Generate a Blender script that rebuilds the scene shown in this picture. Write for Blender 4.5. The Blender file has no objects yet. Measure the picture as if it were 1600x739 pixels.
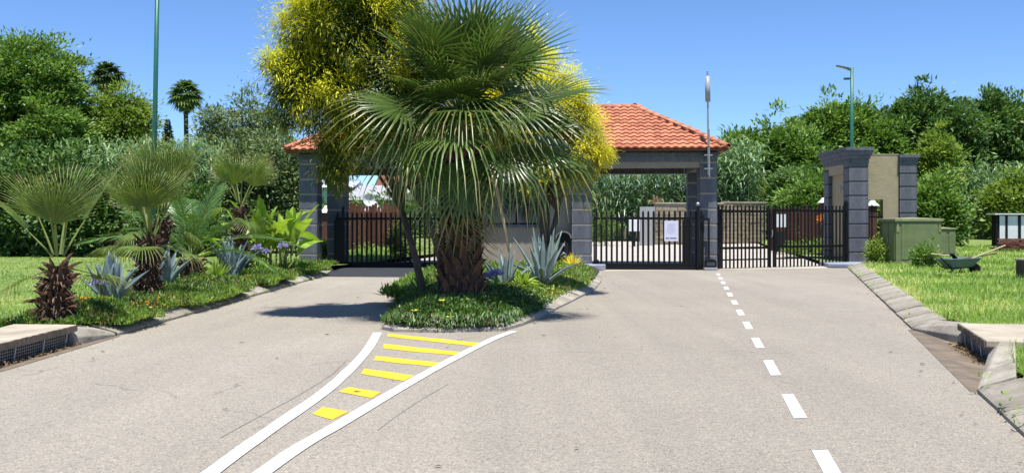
import bpy, bmesh, math, random
import numpy as np
from mathutils import Vector, Matrix, Euler
R = math.radians
rnd = random.Random(7)
rng = np.random.default_rng(11)
S = bpy.context.scene
COL = S.collection

# ---------------------------------------------------------------- camera, sky, sun, exposure
CAM_H = 1.3; F = 1600.0; HOR = 352.0
cam = bpy.data.cameras.new('camera'); cam.lens = 36.0; cam.sensor_width = 36.0
cam.shift_y = -(369.5 - HOR) / 1600.0
cam.clip_start = 0.1; cam.clip_end = 3000
cam_o = bpy.data.objects.new('camera', cam); COL.objects.link(cam_o)
cam_o.location = (0, 0, CAM_H); cam_o.rotation_euler = (R(90), 0, 0)
S.camera = cam_o
SUN = Vector((0.05, -0.29, 1.0)).normalized()          # towards the sun
W = bpy.data.worlds.new('World'); S.world = W; W.use_nodes = True
nt = W.node_tree; nt.nodes.clear()
sky = nt.nodes.new('ShaderNodeTexSky'); sky.sky_type = 'NISHITA'; sky.sun_disc = False
sky.sun_elevation = math.asin(SUN.z); sky.sun_rotation = math.atan2(SUN.x, SUN.y)
sky.altitude = 2500; sky.air_density = 0.95; sky.dust_density = 0.0; sky.ozone_density = 10.0
bg = nt.nodes.new('ShaderNodeBackground'); bg.inputs['Strength'].default_value = 0.115
wo = nt.nodes.new('ShaderNodeOutputWorld')
nt.links.new(sky.outputs[0], bg.inputs[0]); nt.links.new(bg.outputs[0], wo.inputs[0])
sun = bpy.data.lights.new('sun', 'SUN'); sun.energy = 4.6; sun.angle = R(0.5); sun.color = (1.0, 0.96, 0.90)
sun_o = bpy.data.objects.new('sun', sun); COL.objects.link(sun_o)
sun_o.rotation_euler = SUN.to_track_quat('Z', 'Y').to_euler()
S.view_settings.view_transform = 'Standard'; S.view_settings.look = 'None'
S.view_settings.exposure = 0.72; S.view_settings.gamma = 1.0
try:
    S.cycles.max_bounces = 6; S.cycles.transparent_max_bounces = 6; S.cycles.diffuse_bounces = 3
except Exception: pass

# ---------------------------------------------------------------- helpers
def T(y):                                              # the ground rises gently beyond the gates
    return 0.0 if y < 33 else min(y - 33, 45) * 0.0178
def G(px, py, z=0.0):                                  # ground point seen at a photo pixel
    y = F * (CAM_H - z) / (py - HOR); return Vector(((px - 800) / F * y, y, z))
def P(px, py, y): return Vector(((px - 800) / F * y, y, CAM_H + (HOR - py) / F * y))

class MB:
    def __init__(s): s.v = []; s.f = []; s.m = []
    def add(s, vs, fs, mi=0):
        o = len(s.v); s.v += [tuple(v) for v in vs]
        for f in fs: s.f.append(tuple(i + o for i in f)); s.m.append(mi)
        return s
    def box(s, x0, x1, y0, y1, z0, z1, mi=0, M=None):
        vs = [Vector(p) for p in ((x0,y0,z0),(x1,y0,z0),(x1,y1,z0),(x0,y1,z0),(x0,y0,z1),(x1,y0,z1),(x1,y1,z1),(x0,y1,z1))]
        if M is not None: vs = [M @ v for v in vs]
        return s.add(vs, [(0,3,2,1),(4,5,6,7),(0,1,5,4),(1,2,6,5),(2,3,7,6),(3,0,4,7)], mi)
    def tube(s, pts, rad, n=8, mi=0, cap=True):
        pts = [Vector(p) for p in pts]
        if not isinstance(rad, (list, tuple)): rad = [rad] * len(pts)
        o = []; prev = None
        for i, p in enumerate(pts):
            d = (pts[min(i+1, len(pts)-1)] - pts[max(i-1, 0)]).normalized()
            a = prev if prev is not None else (Vector((1,0,0)) if abs(d.x) < .9 else Vector((0,1,0)))
            u = (a - d * a.dot(d)).normalized(); prev = u; w = d.cross(u)
            for k in range(n):
                t = 2*math.pi*k/n; o.append(p + (u*math.cos(t) + w*math.sin(t)) * rad[i])
        fs = []
        for i in range(len(pts)-1):
            for k in range(n):
                k2 = (k+1) % n; fs.append((i*n+k, i*n+k2, (i+1)*n+k2, (i+1)*n+k))
        if cap: fs.append(tuple(range(n-1, -1, -1))); fs.append(tuple((len(pts)-1)*n + k for k in range(n)))
        return s.add(o, fs, mi)
    def prism(s, poly, z0, z1, mi=0):
        n = len(poly)
        vs = [(p[0], p[1], z0) for p in poly] + [(p[0], p[1], z1) for p in poly]
        fs = [tuple(range(n-1, -1, -1)), tuple(range(n, 2*n))] + [(i, (i+1)%n, n+(i+1)%n, n+i) for i in range(n)]
        return s.add(vs, fs, mi)
    def extrude(s, prof, a, b, mi=0):                  # profile in (t, z) extruded along local Y from a to b
        n = len(prof)
        vs = [(p[0], a, p[1]) for p in prof] + [(p[0], b, p[1]) for p in prof]
        fs = [tuple(range(n)), tuple(range(2*n-1, n-1, -1))] + [(i, n+i, n+(i+1)%n, (i+1)%n) for i in range(n)]
        return s.add(vs, fs, mi)
    def ball(s, c, r, n=10, m=6, mi=0, sz=1.0):
        c = Vector(c); vs = []; fs = []
        for i in range(m+1):
            t = math.pi*i/m
            for k in range(n):
                u = 2*math.pi*k/n
                vs.append(c + Vector((r*math.sin(t)*math.cos(u), r*math.sin(t)*math.sin(u), r*sz*math.cos(t))))
        for i in range(m):
            for k in range(n):
                k2 = (k+1) % n; fs.append((i*n+k, (i+1)*n+k, (i+1)*n+k2, i*n+k2))
        return s.add(vs, fs, mi)
    def mesh(s, name, mats, smooth=False):
        me = bpy.data.meshes.new(name); me.from_pydata(s.v, [], s.f)
        for m in (mats if isinstance(mats, (list, tuple)) else [mats]): me.materials.append(m)
        me.polygons.foreach_set('material_index', s.m)
        if smooth: me.polygons.foreach_set('use_smooth', [True]*len(s.f))
        me.update()
        bm = bmesh.new(); bm.from_mesh(me); bmesh.ops.recalc_face_normals(bm, faces=bm.faces); bm.to_mesh(me); bm.free()
        return me
    def build(s, name, mats, parent=None, smooth=False, bevel=0):
        return put(name, s.mesh(name, mats, smooth), parent, bevel=bevel)
def put(name, me, parent=None, loc=None, rot=None, scale=None, bevel=0):
    o = bpy.data.objects.new(name, me); COL.objects.link(o)
    if parent is not None: o.parent = parent
    if loc is not None: o.location = loc
    if rot is not None: o.rotation_euler = rot
    if scale is not None: o.scale = scale if not isinstance(scale, (int, float)) else (scale,)*3
    if bevel:
        b = o.modifiers.new('bevel', 'BEVEL'); b.width = bevel; b.segments = 2; b.limit_method = 'ANGLE'
    return o
def thing(name, label, cat, loc=(0,0,0), rz=0.0, group=None):
    o = bpy.data.objects.new(name, None); COL.objects.link(o); o.location = loc; o.rotation_euler = (0,0,rz)
    o.empty_display_size = .2
    return tag(o, label, cat, group)
def tag(o, label=None, cat=None, group=None, kind=None):
    if label: o['label'] = label
    if cat: o['category'] = cat
    if group: o['group'] = group
    if kind: o['kind'] = kind
    return o
def frame_rot(a, s, n):                                # axes as columns -> euler
    M = Matrix((a, s, n)).transposed(); return M.to_euler()

# numpy meshes: many small quads
def np_mesh(name, V, quads, mats, tint=None, mi=None, smooth=False):
    me = bpy.data.meshes.new(name)
    V = np.asarray(V, np.float32); quads = np.asarray(quads, np.int32); nq, k = quads.shape
    me.vertices.add(len(V)); me.vertices.foreach_set('co', V.ravel())
    me.loops.add(nq*k); me.loops.foreach_set('vertex_index', quads.ravel())
    me.polygons.add(nq); me.polygons.foreach_set('loop_start', np.arange(0, nq*k, k, dtype=np.int32))
    for m in (mats if isinstance(mats, (list, tuple)) else [mats]): me.materials.append(m)
    if mi is not None: me.polygons.foreach_set('material_index', np.asarray(mi, np.int32))
    if smooth: me.polygons.foreach_set('use_smooth', np.ones(nq, bool))
    me.update(calc_edges=True)
    if tint is not None:
        a = me.attributes.new('tint', 'FLOAT', 'FACE'); a.data.foreach_set('value', np.asarray(tint, np.float32))
    return me
def nrm(a): return a / np.maximum(np.linalg.norm(a, axis=-1, keepdims=True), 1e-9)
def rdir(n): return nrm(rng.normal(size=(n, 3)))
class Leaves:
    """collects rhombus leaves and bent strips into one mesh"""
    def __init__(s): s.V = []; s.Q = []; s.t = []; s.n = 0
    def _push(s, V, Q, t): s.V.append(V); s.Q.append(Q + s.n); s.t.append(t); s.n += len(V)
    def rhomb(s, Pt, D, L, Wd, tint, N=None):
        n = len(Pt); D = nrm(D); N = rdir(n) if N is None else N
        side = nrm(np.cross(D, N)); up = np.cross(side, D)
        L = np.broadcast_to(L, (n,))[:, None]; Wd = np.broadcast_to(Wd, (n,))[:, None]
        mid = Pt + D*L*.45 + up*L*.06
        V = np.stack([Pt, mid + side*Wd*.5, Pt + D*L - up*L*.08, mid - side*Wd*.5], 1).reshape(-1, 3)
        s._push(V, np.arange(4*n).reshape(n, 4), np.broadcast_to(tint, (n,)))
    def strip(s, Pt, D, L, Wd, tint, droop=.3, K=3, prof=None, side=None, lat=None):
        n = len(Pt); D = nrm(D)
        L = np.broadcast_to(L, (n,))[:, None]; Wd = np.broadcast_to(Wd, (n,))[:, None]; droop = np.broadcast_to(droop, (n,))[:, None]
        if side is None:
            side = np.cross(D, np.array([0, 0, 1.0])) + rng.normal(size=(n, 3))*.15; side = nrm(side)
        prof = prof or [1.0]*K + [0.05]
        rows = []
        for k in range(K+1):
            t = k/K; c = Pt + D*L*t - np.array([0, 0, 1.0])*droop*L*t*t
            w = Wd*prof[k]*.5; rows.append(c - side*w); rows.append(c + side*w)
        V = np.stack(rows, 1).reshape(-1, 3); b = (np.arange(n)*(2*K+2))[:, None]
        Q = np.concatenate([np.stack([b+2*k, b+2*k+1, b+2*k+3, b+2*k+2], -1).reshape(n, 1, 4) for k in range(K)], 1).reshape(-1, 4)
        s._push(V, Q, np.repeat(np.broadcast_to(tint, (n,)), K))
    def mesh(s, name, mat): return np_mesh(name, np.concatenate(s.V), np.concatenate(s.Q), mat, np.concatenate(s.t))

# ---------------------------------------------------------------- materials
def nodes(name):
    m = bpy.data.materials.new(name); m.use_nodes = True; n = m.node_tree; n.nodes.clear()
    out = n.nodes.new('ShaderNodeOutputMaterial'); b = n.nodes.new('ShaderNodeBsdfPrincipled')
    n.links.new(b.outputs[0], out.inputs[0]); return m, n, b, out
def noise(n, scale, detail=4, coord='Object', rough=.55, vec=None):
    t = n.nodes.new('ShaderNodeTexNoise'); t.inputs['Scale'].default_value = scale; t.inputs['Detail'].default_value = detail
    t.inputs['Roughness'].default_value = rough
    if vec is None:
        c = n.nodes.new('ShaderNodeTexCoord'); vec = c.outputs[coord]
    n.links.new(vec, t.inputs['Vector']); return t.outputs['Fac']
def ramp(n, fac, stops, interp='LINEAR'):
    r = n.nodes.new('ShaderNodeValToRGB'); r.color_ramp.interpolation = interp; e = r.color_ramp.elements
    while len(e) < len(stops): e.new(.5)
    for i, (p, c) in enumerate(stops): e[i].position = p; e[i].color = (*c, 1) if len(c) == 3 else c
    n.links.new(fac, r.inputs[0]); return r.outputs[0]
def mix(n, fac, a, b, mode='MIX'):
    m = n.nodes.new('ShaderNodeMix'); m.data_type = 'RGBA'; m.blend_type = mode
    for s, v in ((0, fac), (6, a), (7, b)):
        if isinstance(v, (int, float)): m.inputs[s].default_value = v
        elif isinstance(v, (tuple, list)): m.inputs[s].default_value = (*v, 1)
        else: n.links.new(v, m.inputs[s])
    return m.outputs[2]
def math_(n, op, a, b=0.0):
    m = n.nodes.new('ShaderNodeMath'); m.operation = op
    for i, v in enumerate((a, b)):
        if isinstance(v, (int, float)): m.inputs[i].default_value = v
        else: n.links.new(v, m.inputs[i])
    return m.outputs[0]
def bump(n, b, h, strength, dist=.01):
    k = n.nodes.new('ShaderNodeBump'); k.inputs['Strength'].default_value = strength; k.inputs['Distance'].default_value = dist
    n.links.new(h, k.inputs['Height']); n.links.new(k.outputs[0], b.inputs['Normal'])
def sc(c, k): return tuple(min(1, x*k) for x in c)
def pm(name, c, var=.25, scale=3.0, rough=.7, bmp=.0, bscale=40, metal=0.0, dirt=None, dirt_amt=.0, rand=.0, coord='Object', spec=.35):
    m, n, b, o = nodes(name)
    f = noise(n, scale, 5, coord)
    colr = ramp(n, f, [(.25, sc(c, 1-var)), (.75, sc(c, 1+var))])
    if rand:
        oi = n.nodes.new('ShaderNodeObjectInfo'); g = n.nodes.new('ShaderNodeNewGeometry')
        r_ = math_(n, 'FRACT', math_(n, 'ADD', oi.outputs['Random'], g.outputs['Random Per Island']))
        colr = mix(n, 1.0, colr, ramp(n, r_, [(0, (1-rand,)*3), (1, (1.0,)*3)]), 'MULTIPLY')
    if dirt:
        d = noise(n, scale*.6, 6, coord, .7)
        k = ramp(n, d, [(.5, (0,0,0)), (.72, (dirt_amt,)*3)])
        colr = mix(n, k, colr, dirt)
    n.links.new(colr, b.inputs['Base Color'])
    b.inputs['Roughness'].default_value = rough; b.inputs['Metallic'].default_value = metal
    b.inputs['Specular IOR Level'].default_value = spec
    if bmp: bump(n, b, noise(n, bscale, 4, coord), bmp)
    return m
LEAF = 1.62
def leafmat(name, stops0, trans=.3, rough=.45, rand=.0, tscale=1.15, spec=.4, attr=True):
    m, n, b, out = nodes(name)
    if attr:
        a = n.nodes.new('ShaderNodeAttribute'); a.attribute_name = 'tint'; f = a.outputs['Fac']
    else:
        f = n.nodes.new('ShaderNodeObjectInfo').outputs['Random']
    colr = ramp(n, f, [(p, tuple(min(.8, x*(LEAF if 'leaf' in name or 'reed' in name or 'grass' in name else 1.35)) for x in c)) for p, c in stops0])
    if rand:
        oi = n.nodes.new('ShaderNodeObjectInfo')
        colr = mix(n, 1.0, colr, ramp(n, oi.outputs['Random'], [(0, (1-rand,)*3), (1, (1.0,)*3)]), 'MULTIPLY')
    n.links.new(colr, b.inputs['Base Color']); b.inputs['Roughness'].default_value = rough
    b.inputs['Specular IOR Level'].default_value = spec
    t = n.nodes.new('ShaderNodeBsdfTranslucent')
    c2 = mix(n, 1.0, colr, (min(1,1.1*tscale), min(1,1.0*tscale), .55), 'MULTIPLY'); n.links.new(c2, t.inputs['Color'])
    mx = n.nodes.new('ShaderNodeMixShader'); mx.inputs[0].default_value = trans
    n.links.new(b.outputs[0], mx.inputs[1]); n.links.new(t.outputs[0], mx.inputs[2]); n.links.new(mx.outputs[0], out.inputs[0])
    return m

def road_mat():
    m, n, b, o = nodes('chip_seal')
    v = n.nodes.new('ShaderNodeTexCoord').outputs['Object']
    big = ramp(n, noise(n, .35, 6, vec=v, rough=.6), [(.3, (.312,.287,.248)), (.7, (.355,.329,.286))])
    # stretched along the lane: wheel polish
    mp = n.nodes.new('ShaderNodeMapping'); mp.inputs['Scale'].default_value = (1.1, .06, 1); mp.inputs['Rotation'].default_value = (0, 0, R(6)); n.links.new(v, mp.inputs[0])
    st = ramp(n, noise(n, 1.6, 4, vec=mp.outputs[0]), [(.35, (.95,.945,.94)), (.65, (1.05,1.04,1.02))])
    c = mix(n, 1.0, big, st, 'MULTIPLY')
    vo = n.nodes.new('ShaderNodeTexVoronoi'); vo.inputs['Scale'].default_value = 88; n.links.new(v, vo.inputs['Vector'])
    sp = ramp(n, vo.outputs['Color'], [(.0, (.50,.50,.52)), (.35, (.92,.91,.9)), (.75, (1.1,1.08,1.04)), (1, (1.5,1.45,1.36))])
    c = mix(n, 1.0, c, sp, 'MULTIPLY')
    sp2 = ramp(n, noise(n, 150, 2, vec=v, rough=.8), [(.36, (.66,.65,.66)), (.6, (1.1,1.1,1.08))])
    c = mix(n, .8, c, sp2, 'MULTIPLY')
    # sealed seams and hairline cracks
    wv = n.nodes.new('ShaderNodeTexVoronoi'); wv.feature = 'DISTANCE_TO_EDGE'; wv.inputs['Scale'].default_value = .16
    dv = n.nodes.new('ShaderNodeVectorMath'); dv.operation = 'ADD'
    nz = n.nodes.new('ShaderNodeTexNoise'); nz.inputs['Scale'].default_value = 1.2; nz.inputs['Detail'].default_value = 6; n.links.new(v, nz.inputs['Vector'])
    n.links.new(v, dv.inputs[0]); n.links.new(nz.outputs['Color'], dv.inputs[1]); n.links.new(dv.outputs[0], wv.inputs['Vector'])
    ck = ramp(n, wv.outputs['Distance'], [(0, (1,1,1)), (.0022, (0,0,0))])
    brk = ramp(n, noise(n, .8, 3, vec=v), [(.5, (0,0,0)), (.6, (.55,.55,.55))])
    c = mix(n, mix(n, 1.0, ck, brk, 'MULTIPLY'), c, (.10,.095,.09))
    # darker aggregate where tyres have turned, dusty edges
    ty = ramp(n, noise(n, .22, 3, vec=mp.outputs[0], rough=.5), [(.42, (.93,.925,.92)), (.58, (1.05,1.045,1.04))]); c = mix(n, .9, c, ty, 'MULTIPLY')
    chip = ramp(n, noise(n, 5.5, 2, vec=v, rough=.4), [(.775, (0,0,0)), (.80, (.75,.75,.75))]); c = mix(n, chip, c, (.085,.08,.075))
    # oil spots
    oil = ramp(n, noise(n, 2.3, 3, vec=v, rough=.5), [(.70, (0,0,0)), (.80, (.30,.30,.30))])
    c = mix(n, oil, c, (.15,.14,.13))
    n.links.new(c, b.inputs['Base Color']); b.inputs['Roughness'].default_value = .85; b.inputs['Specular IOR Level'].default_value = .25
    bump(n, b, vo.outputs['Distance'], .55, .012)
    return m
def paint_mat(name, c, wear=.35):
    m, n, b, o = nodes(name); v = n.nodes.new('ShaderNodeTexCoord').outputs['Object']
    a = ramp(n, noise(n, 95, 3, vec=v, rough=.8), [(.54, (0,0,0)), (.66, (wear,)*3)])
    e_ = ramp(n, noise(n, 7, 6, vec=v, rough=.75), [(.56, (0,0,0)), (.68, (.55,.55,.55))]); a = mix(n, 1.0, a, mix(n, 1.0, e_, ramp(n, noise(n, 70, 3, vec=v, rough=.8), [(.45, (0,0,0)), (.55, (1,1,1))]), 'MULTIPLY'), 'ADD')
    d = ramp(n, noise(n, 3, 5, vec=v), [(.3, sc(c, .90)), (.7, c)])
    cc = mix(n, a, d, (.30,.28,.25)); n.links.new(cc, b.inputs['Base Color']); b.inputs['Roughness'].default_value = .7
    bump(n, b, noise(n, 60, 3, vec=v), .3, .006); return m
def tile_mat():
    m, n, b, o = nodes('clay_tile')
    oi = n.nodes.new('ShaderNodeObjectInfo'); g = n.nodes.new('ShaderNodeNewGeometry')
    r_ = math_(n, 'FRACT', math_(n, 'ADD', oi.outputs['Random'], g.outputs['Random Per Island']))
    c = ramp(n, r_, [(0, (.35,.118,.060)), (.5, (.46,.170,.088)), (1, (.53,.215,.118))])
    d = ramp(n, noise(n, 9, 5, 'Object', .7), [(.45, (0,0,0)), (.75, (.35,)*3)])
    c = mix(n, d, c, (.30,.12,.07)); n.links.new(c, b.inputs['Base Color']); b.inputs['Roughness'].default_value = .62
    bump(n, b, noise(n, 60, 3), .25, .006); return m

M = {}
M['road'] = road_mat()
M['white'] = paint_mat('road_paint_white', (.64,.64,.62)); M['yellow'] = paint_mat('road_paint_yellow', (.82,.50,.022), .25)
M['concrete'] = pm('kerb_concrete', (.37,.335,.275), .26, 3, .9, .8, 45, dirt=(.12,.105,.08), dirt_amt=.85, rand=.28)
M['slab'] = pm('drain_slab', (.40,.35,.27), .2, 3, .9, .4, 45, dirt=(.2,.17,.13), dirt_amt=.6)
M['gutter'] = pm('gutter_floor', (.17,.135,.10), .4, 3, .9, .5, 40, dirt=(.07,.06,.05), dirt_amt=.8)
M['drive'] = pm('drive_concrete', (.43,.395,.345), .12, 1.2, .9, .3, 45)
M['soil'] = pm('bed_soil', (.055,.042,.028), .4, 6, 1, .8, 30)
M['lawn'] = pm('lawn_ground', (.16,.22,.055), .35, 2.5, 1, .8, 40)
M['ground'] = pm('earth', (.10,.095,.045), .3, .4, 1, .5, 5)
M['slate'] = pm('slate_plaster', (.116,.124,.146), .14, 5, .75, .5, 45, rand=.16, dirt=(.05,.052,.06), dirt_amt=.4)
m_ = M['slate']; n_ = m_.node_tree; b_ = [q for q in n_.nodes if q.type == 'BSDF_PRINCIPLED'][0]; src = b_.inputs['Base Color'].links[0].from_socket
mp_ = n_.nodes.new('ShaderNodeMapping'); mp_.inputs['Scale'].default_value = (9, 9, .9); n_.links.new(n_.nodes.new('ShaderNodeTexCoord').outputs['Object'], mp_.inputs[0])
st_ = ramp(n_, noise(n_, 1.0, 5, vec=mp_.outputs[0], rough=.65), [(.36, (.72,.72,.74)), (.5, (1,1,1)), (.64, (1.35,1.33,1.28))])
n_.links.new(mix(n_, .8, src, st_, 'MULTIPLY'), b_.inputs['Base Color'])
M['slate_blue'] = pm('painted_plinth', (.27,.30,.37), .12, 4, .7, .3, 40, dirt=(.16,.16,.16), dirt_amt=.5)
M['joint'] = pm('joint_mortar', (.27,.24,.19), .15, 8, .9, .3, 60)
M['slatejoint'] = pm('slate_joint', (.05,.055,.07), .15, 8, .9)
M['beige'] = pm('beige_plaster', (.34,.285,.18), .10, 6, .85, .9, 28, dirt=(.24,.20,.13), dirt_amt=.4)
M['wallbeige'] = pm('room_plaster', (.27,.235,.18), .10, 4, .85, .6, 30)
M['ceil'] = pm('soffit_board', (.36,.34,.30), .08, 3)
M['tile'] = tile_mat()
M['under'] = pm('roof_underlay', (.16,.06,.03), .2, 5)
M['black'] = pm('black_steel', (.007,.007,.008), .3, 12, .55, .0, 40, metal=.0, spec=.2)
M['green_pole'] = pm('green_steel', (.018,.125,.085), .15, 4, .4, spec=.5)
M['lampgrey'] = pm('lamp_housing', (.05,.055,.06), .15, 6, .4)
M['lens'] = pm('lamp_lens', (.55,.56,.56), .05, 6, .25)
M['antenna'] = pm('antenna_shell', (.30,.32,.33), .06, 5, .4)
M['galv'] = pm('galvanised', (.35,.36,.37), .15, 8, .45, metal=.6)
M['boxgreen'] = pm('cabinet_green', (.150,.185,.082), .18, 3, .55, .15, 30, dirt=(.075,.07,.03), dirt_amt=.55)
M['boxtop'] = pm('cabinet_lid', (.235,.25,.125), .22, 4, .65, .15, 30, dirt=(.10,.09,.05), dirt_amt=.6)
M['dark'] = pm('dark_gap', (.012,.012,.012), .2, 5, .9)
M['glass'] = pm('window_glass', (.02,.025,.03), .1, 2, .06, spec=.6)
M['wood'] = pm('fence_timber', (.135,.050,.030), .45, 5, .85, .6, 25, rand=.45)
M['wood_dark'] = pm('old_timber', (.115,.048,.036), .45, 5, .9, .6, 25, rand=.5)
M['pale_wood'] = pm('tool_handle', (.50,.39,.24), .15, 10, .6)
M['block'] = pm('wall_block', (.33,.275,.19), .25, 5, .9, .6, 30, rand=.3)
M['whitepaint'] = pm('white_sheet', (.66,.68,.70), .08, 3, .5)
M['roofwhite'] = pm('pale_roof_sheet', (.62,.63,.64), .08, 3, .5)
M['brick'] = pm('brown_brick', (.20,.075,.050), .25, 7, .9, .5, 40, rand=.35)
M['barrow'] = pm('barrow_tray', (.085,.135,.150), .25, 8, .5, .2, 40, dirt=(.20,.18,.14), dirt_amt=.5)
M['rubber'] = pm('rubber', (.015,.015,.015), .2, 10, .9)
M['paper'] = pm('notice_sheet', (.62,.62,.74), .05, 9, .5)
M['ink'] = pm('notice_ink', (.03,.04,.14), .1, 9, .6)
M['emblem'] = pm('faded_print', (.47,.46,.66), .10, 30, .6)
M['letter'] = pm('steel_letter', (.42,.42,.41), .05, 9, .4)
M['bark'] = pm('grey_bark', (.085,.066,.052), .35, 9, .95, 1.0, 22)
M['barkdark'] = pm('tree_bark', (.060,.048,.036), .35, 6, .95, 1.0, 16)
M['boot'] = pm('palm_boot', (.135,.075,.048), .5, 7, .95, .8, 30, rand=.55)
M['boot_red'] = pm('palm_boot_red', (.125,.066,.040), .5, 7, .95, .8, 30, rand=.55)
M['fibre'] = pm('palm_fibre', (.050,.030,.022), .5, 12, 1, 1.0, 40)
M['petiole'] = pm('petiole', (.16,.20,.05), .3, 6, .5)
M['deadstalk'] = pm('dry_stalk', (.36,.27,.15), .3, 9, .8)
M['mint'] = pm('mint_wall', (.42,.62,.52), .08, 3)
# leaves
M['fan'] = leafmat('fan_blade', [(0, (.058,.108,.022)), (.55, (.092,.160,.032)), (.85,(.145,.21,.05)), (1, (.36,.33,.14))], .38, .34, rand=.5, spec=.6)
M['fan_y'] = leafmat('young_fan_blade', [(0, (.085,.140,.026)), (.6, (.150,.220,.042)), (.85, (.22,.285,.07)), (1, (.50,.44,.20))], .42, .38, rand=.3, spec=.55)
M['fan_dead'] = leafmat('dry_fan_blade', [(0, (.16,.105,.055)), (1, (.36,.27,.16))], .25, .8, rand=.4)
M['feather'] = leafmat('feather_leaflet', [(0, (.045,.105,.026)), (1, (.09,.17,.04))], .3, .35, rand=.2, spec=.55)
M['broad'] = leafmat('broadleaf', [(0, (.040,.085,.014)), (.5, (.085,.160,.026)), (1, (.165,.245,.050))], .36, .5, spec=.4)
M['deep'] = leafmat('dark_broadleaf', [(0, (.028,.062,.016)), (.5, (.054,.112,.026)), (1, (.125,.195,.050))], .34, .5, spec=.4)
M['lime'] = leafmat('lime_leaf', [(0, (.070,.120,.018)), (.5, (.125,.190,.028)), (1, (.20,.26,.040))], .35, .5)
M['greygreen'] = leafmat('greyish_leaf', [(0, (.060,.095,.036)), (.5, (.100,.145,.055)), (1, (.160,.195,.080))], .3, .55)
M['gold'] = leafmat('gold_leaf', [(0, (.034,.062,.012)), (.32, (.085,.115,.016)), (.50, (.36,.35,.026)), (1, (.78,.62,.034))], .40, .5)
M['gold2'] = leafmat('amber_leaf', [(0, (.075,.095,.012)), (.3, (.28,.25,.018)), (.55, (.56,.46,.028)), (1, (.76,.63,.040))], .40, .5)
M['reed'] = leafmat('reed_blade', [(0, (.050,.105,.038)), (.5, (.115,.195,.085)), (1, (.26,.34,.19))], .36, .35, spec=.6)
M['conifer'] = leafmat('conifer_needle', [(0, (.012,.028,.022)), (1, (.03,.055,.04))], .1, .7)
M['grass'] = leafmat('grass_blade', [(0, (.060,.120,.020)), (.45, (.165,.265,.052)), (.78, (.25,.34,.085)), (1, (.46,.42,.20))], .48, .45)
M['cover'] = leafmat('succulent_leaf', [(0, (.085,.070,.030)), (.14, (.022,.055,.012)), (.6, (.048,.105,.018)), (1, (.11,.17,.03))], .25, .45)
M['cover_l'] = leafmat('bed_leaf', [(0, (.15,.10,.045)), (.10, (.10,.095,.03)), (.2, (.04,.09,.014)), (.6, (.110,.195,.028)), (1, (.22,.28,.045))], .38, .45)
M['agave'] = pm('agave_leaf', (.165,.235,.240), .22, 4, .5, .1, 20, rand=.3)
M['agave_pale'] = pm('pale_agave_leaf', (.23,.30,.285), .2, 4, .5, .1, 20, rand=.3)
M['strap'] = leafmat('strap_leaf', [(0, (.05,.11,.018)), (1, (.14,.25,.03))], .35, .4, spec=.5)
M['straplime'] = leafmat('lime_strap', [(0, (.13,.22,.02)), (1, (.28,.38,.05))], .4, .4, spec=.5)
M['paddle'] = leafmat('paddle_leaf', [(0, (.10,.19,.02)), (.7, (.20,.30,.035)), (1, (.30,.38,.06))], .42, .38, spec=.5)
M['fl_yellow'] = leafmat('yellow_petal', [(0, (.62,.42,.02)), (1, (.80,.62,.08))], .3, .6)
M['fl_cream'] = leafmat('cream_petal', [(0, (.60,.55,.30)), (1, (.78,.74,.50))], .3, .6)
M['fl_orange'] = leafmat('orange_petal', [(0, (.55,.11,.015)), (1, (.75,.26,.03))], .3, .6)
M['fl_violet'] = leafmat('violet_petal', [(0, (.20,.17,.50)), (1, (.36,.33,.70))], .35, .6)
M['twig'] = leafmat('dry_twig', [(0, (.05,.032,.022)), (1, (.17,.11,.07))], .0, .9)

# ---------------------------------------------------------------- ground, road, lawns
def kerbL(y):                                          # left kerb front line
    return np.interp(y, [-10, 9, 12, 26, 29.6], [-4.45, -4.58, -4.64, -4.80, -5.15])
def kerbR(y): return 3.66 + .284*(y - 8.1)
def sheet(name, ys, xl, xr, dz, mat, kind='structure', parent=None, nx=1):
    mb = MB()
    for y in ys:
        a, b_ = xl(y), xr(y)
        for i in range(nx+1): mb.v.append((a + (b_-a)*i/nx, y, T(y) + dz))
    for j in range(len(ys)-1):
        for i in range(nx):
            k = j*(nx+1)+i; mb.f.append((k, k+1, k+nx+2, k+nx+1)); mb.m.append(0)
    o = mb.build(name, mat, parent)
    if kind: o['kind'] = kind
    return o
sheet('ground', [-60, 33, 40, 60, 78, 200, 1500], lambda y: -900, lambda y: 900, -.16, M['ground'])
road = sheet('road', [-30, -10, 0, 4, 7.95, 8.0, 9, 12, 12.75, 20, 26, 29.6, 31.2], lambda y: float(kerbL(y)) - .0, lambda y: kerbR(y) + .0, 0, M['road'])
drive_r = lambda y: np.interp(y, [31, 33, 40, 50, 78], [9.6, 10.0, 11.0, 12.2, 17])
drive_l = lambda y: np.interp(y, [31, 38, 44, 60], [-5.0, -3.4, -1.0, 3.0])
sheet('driveway', [31.2, 33, 40, 50, 60], drive_l, drive_r, .004, M['drive'])
LY = [-30, 0, 6, 8, 9, 10.5, 12, 15, 20, 26, 29.6, 31, 33, 36, 40, 50, 60, 78, 90]
ldrop = lambda y: .42 if 8.2 < y < 12 else .36
lawnL = sheet('lawn', LY, lambda y: -120, lambda y: (kerbL(y)-.36) if y < 30 else drive_l(y) - .02, .115, M['lawn'])
lawnR = sheet('lawn', LY, lambda y: (kerbR(y)+.36 + (.30 if 8.8 < y < 12.1 else 0)) if y < 31.5 else drive_r(y)+.02, lambda y: 120, .115, M['lawn'])

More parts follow.
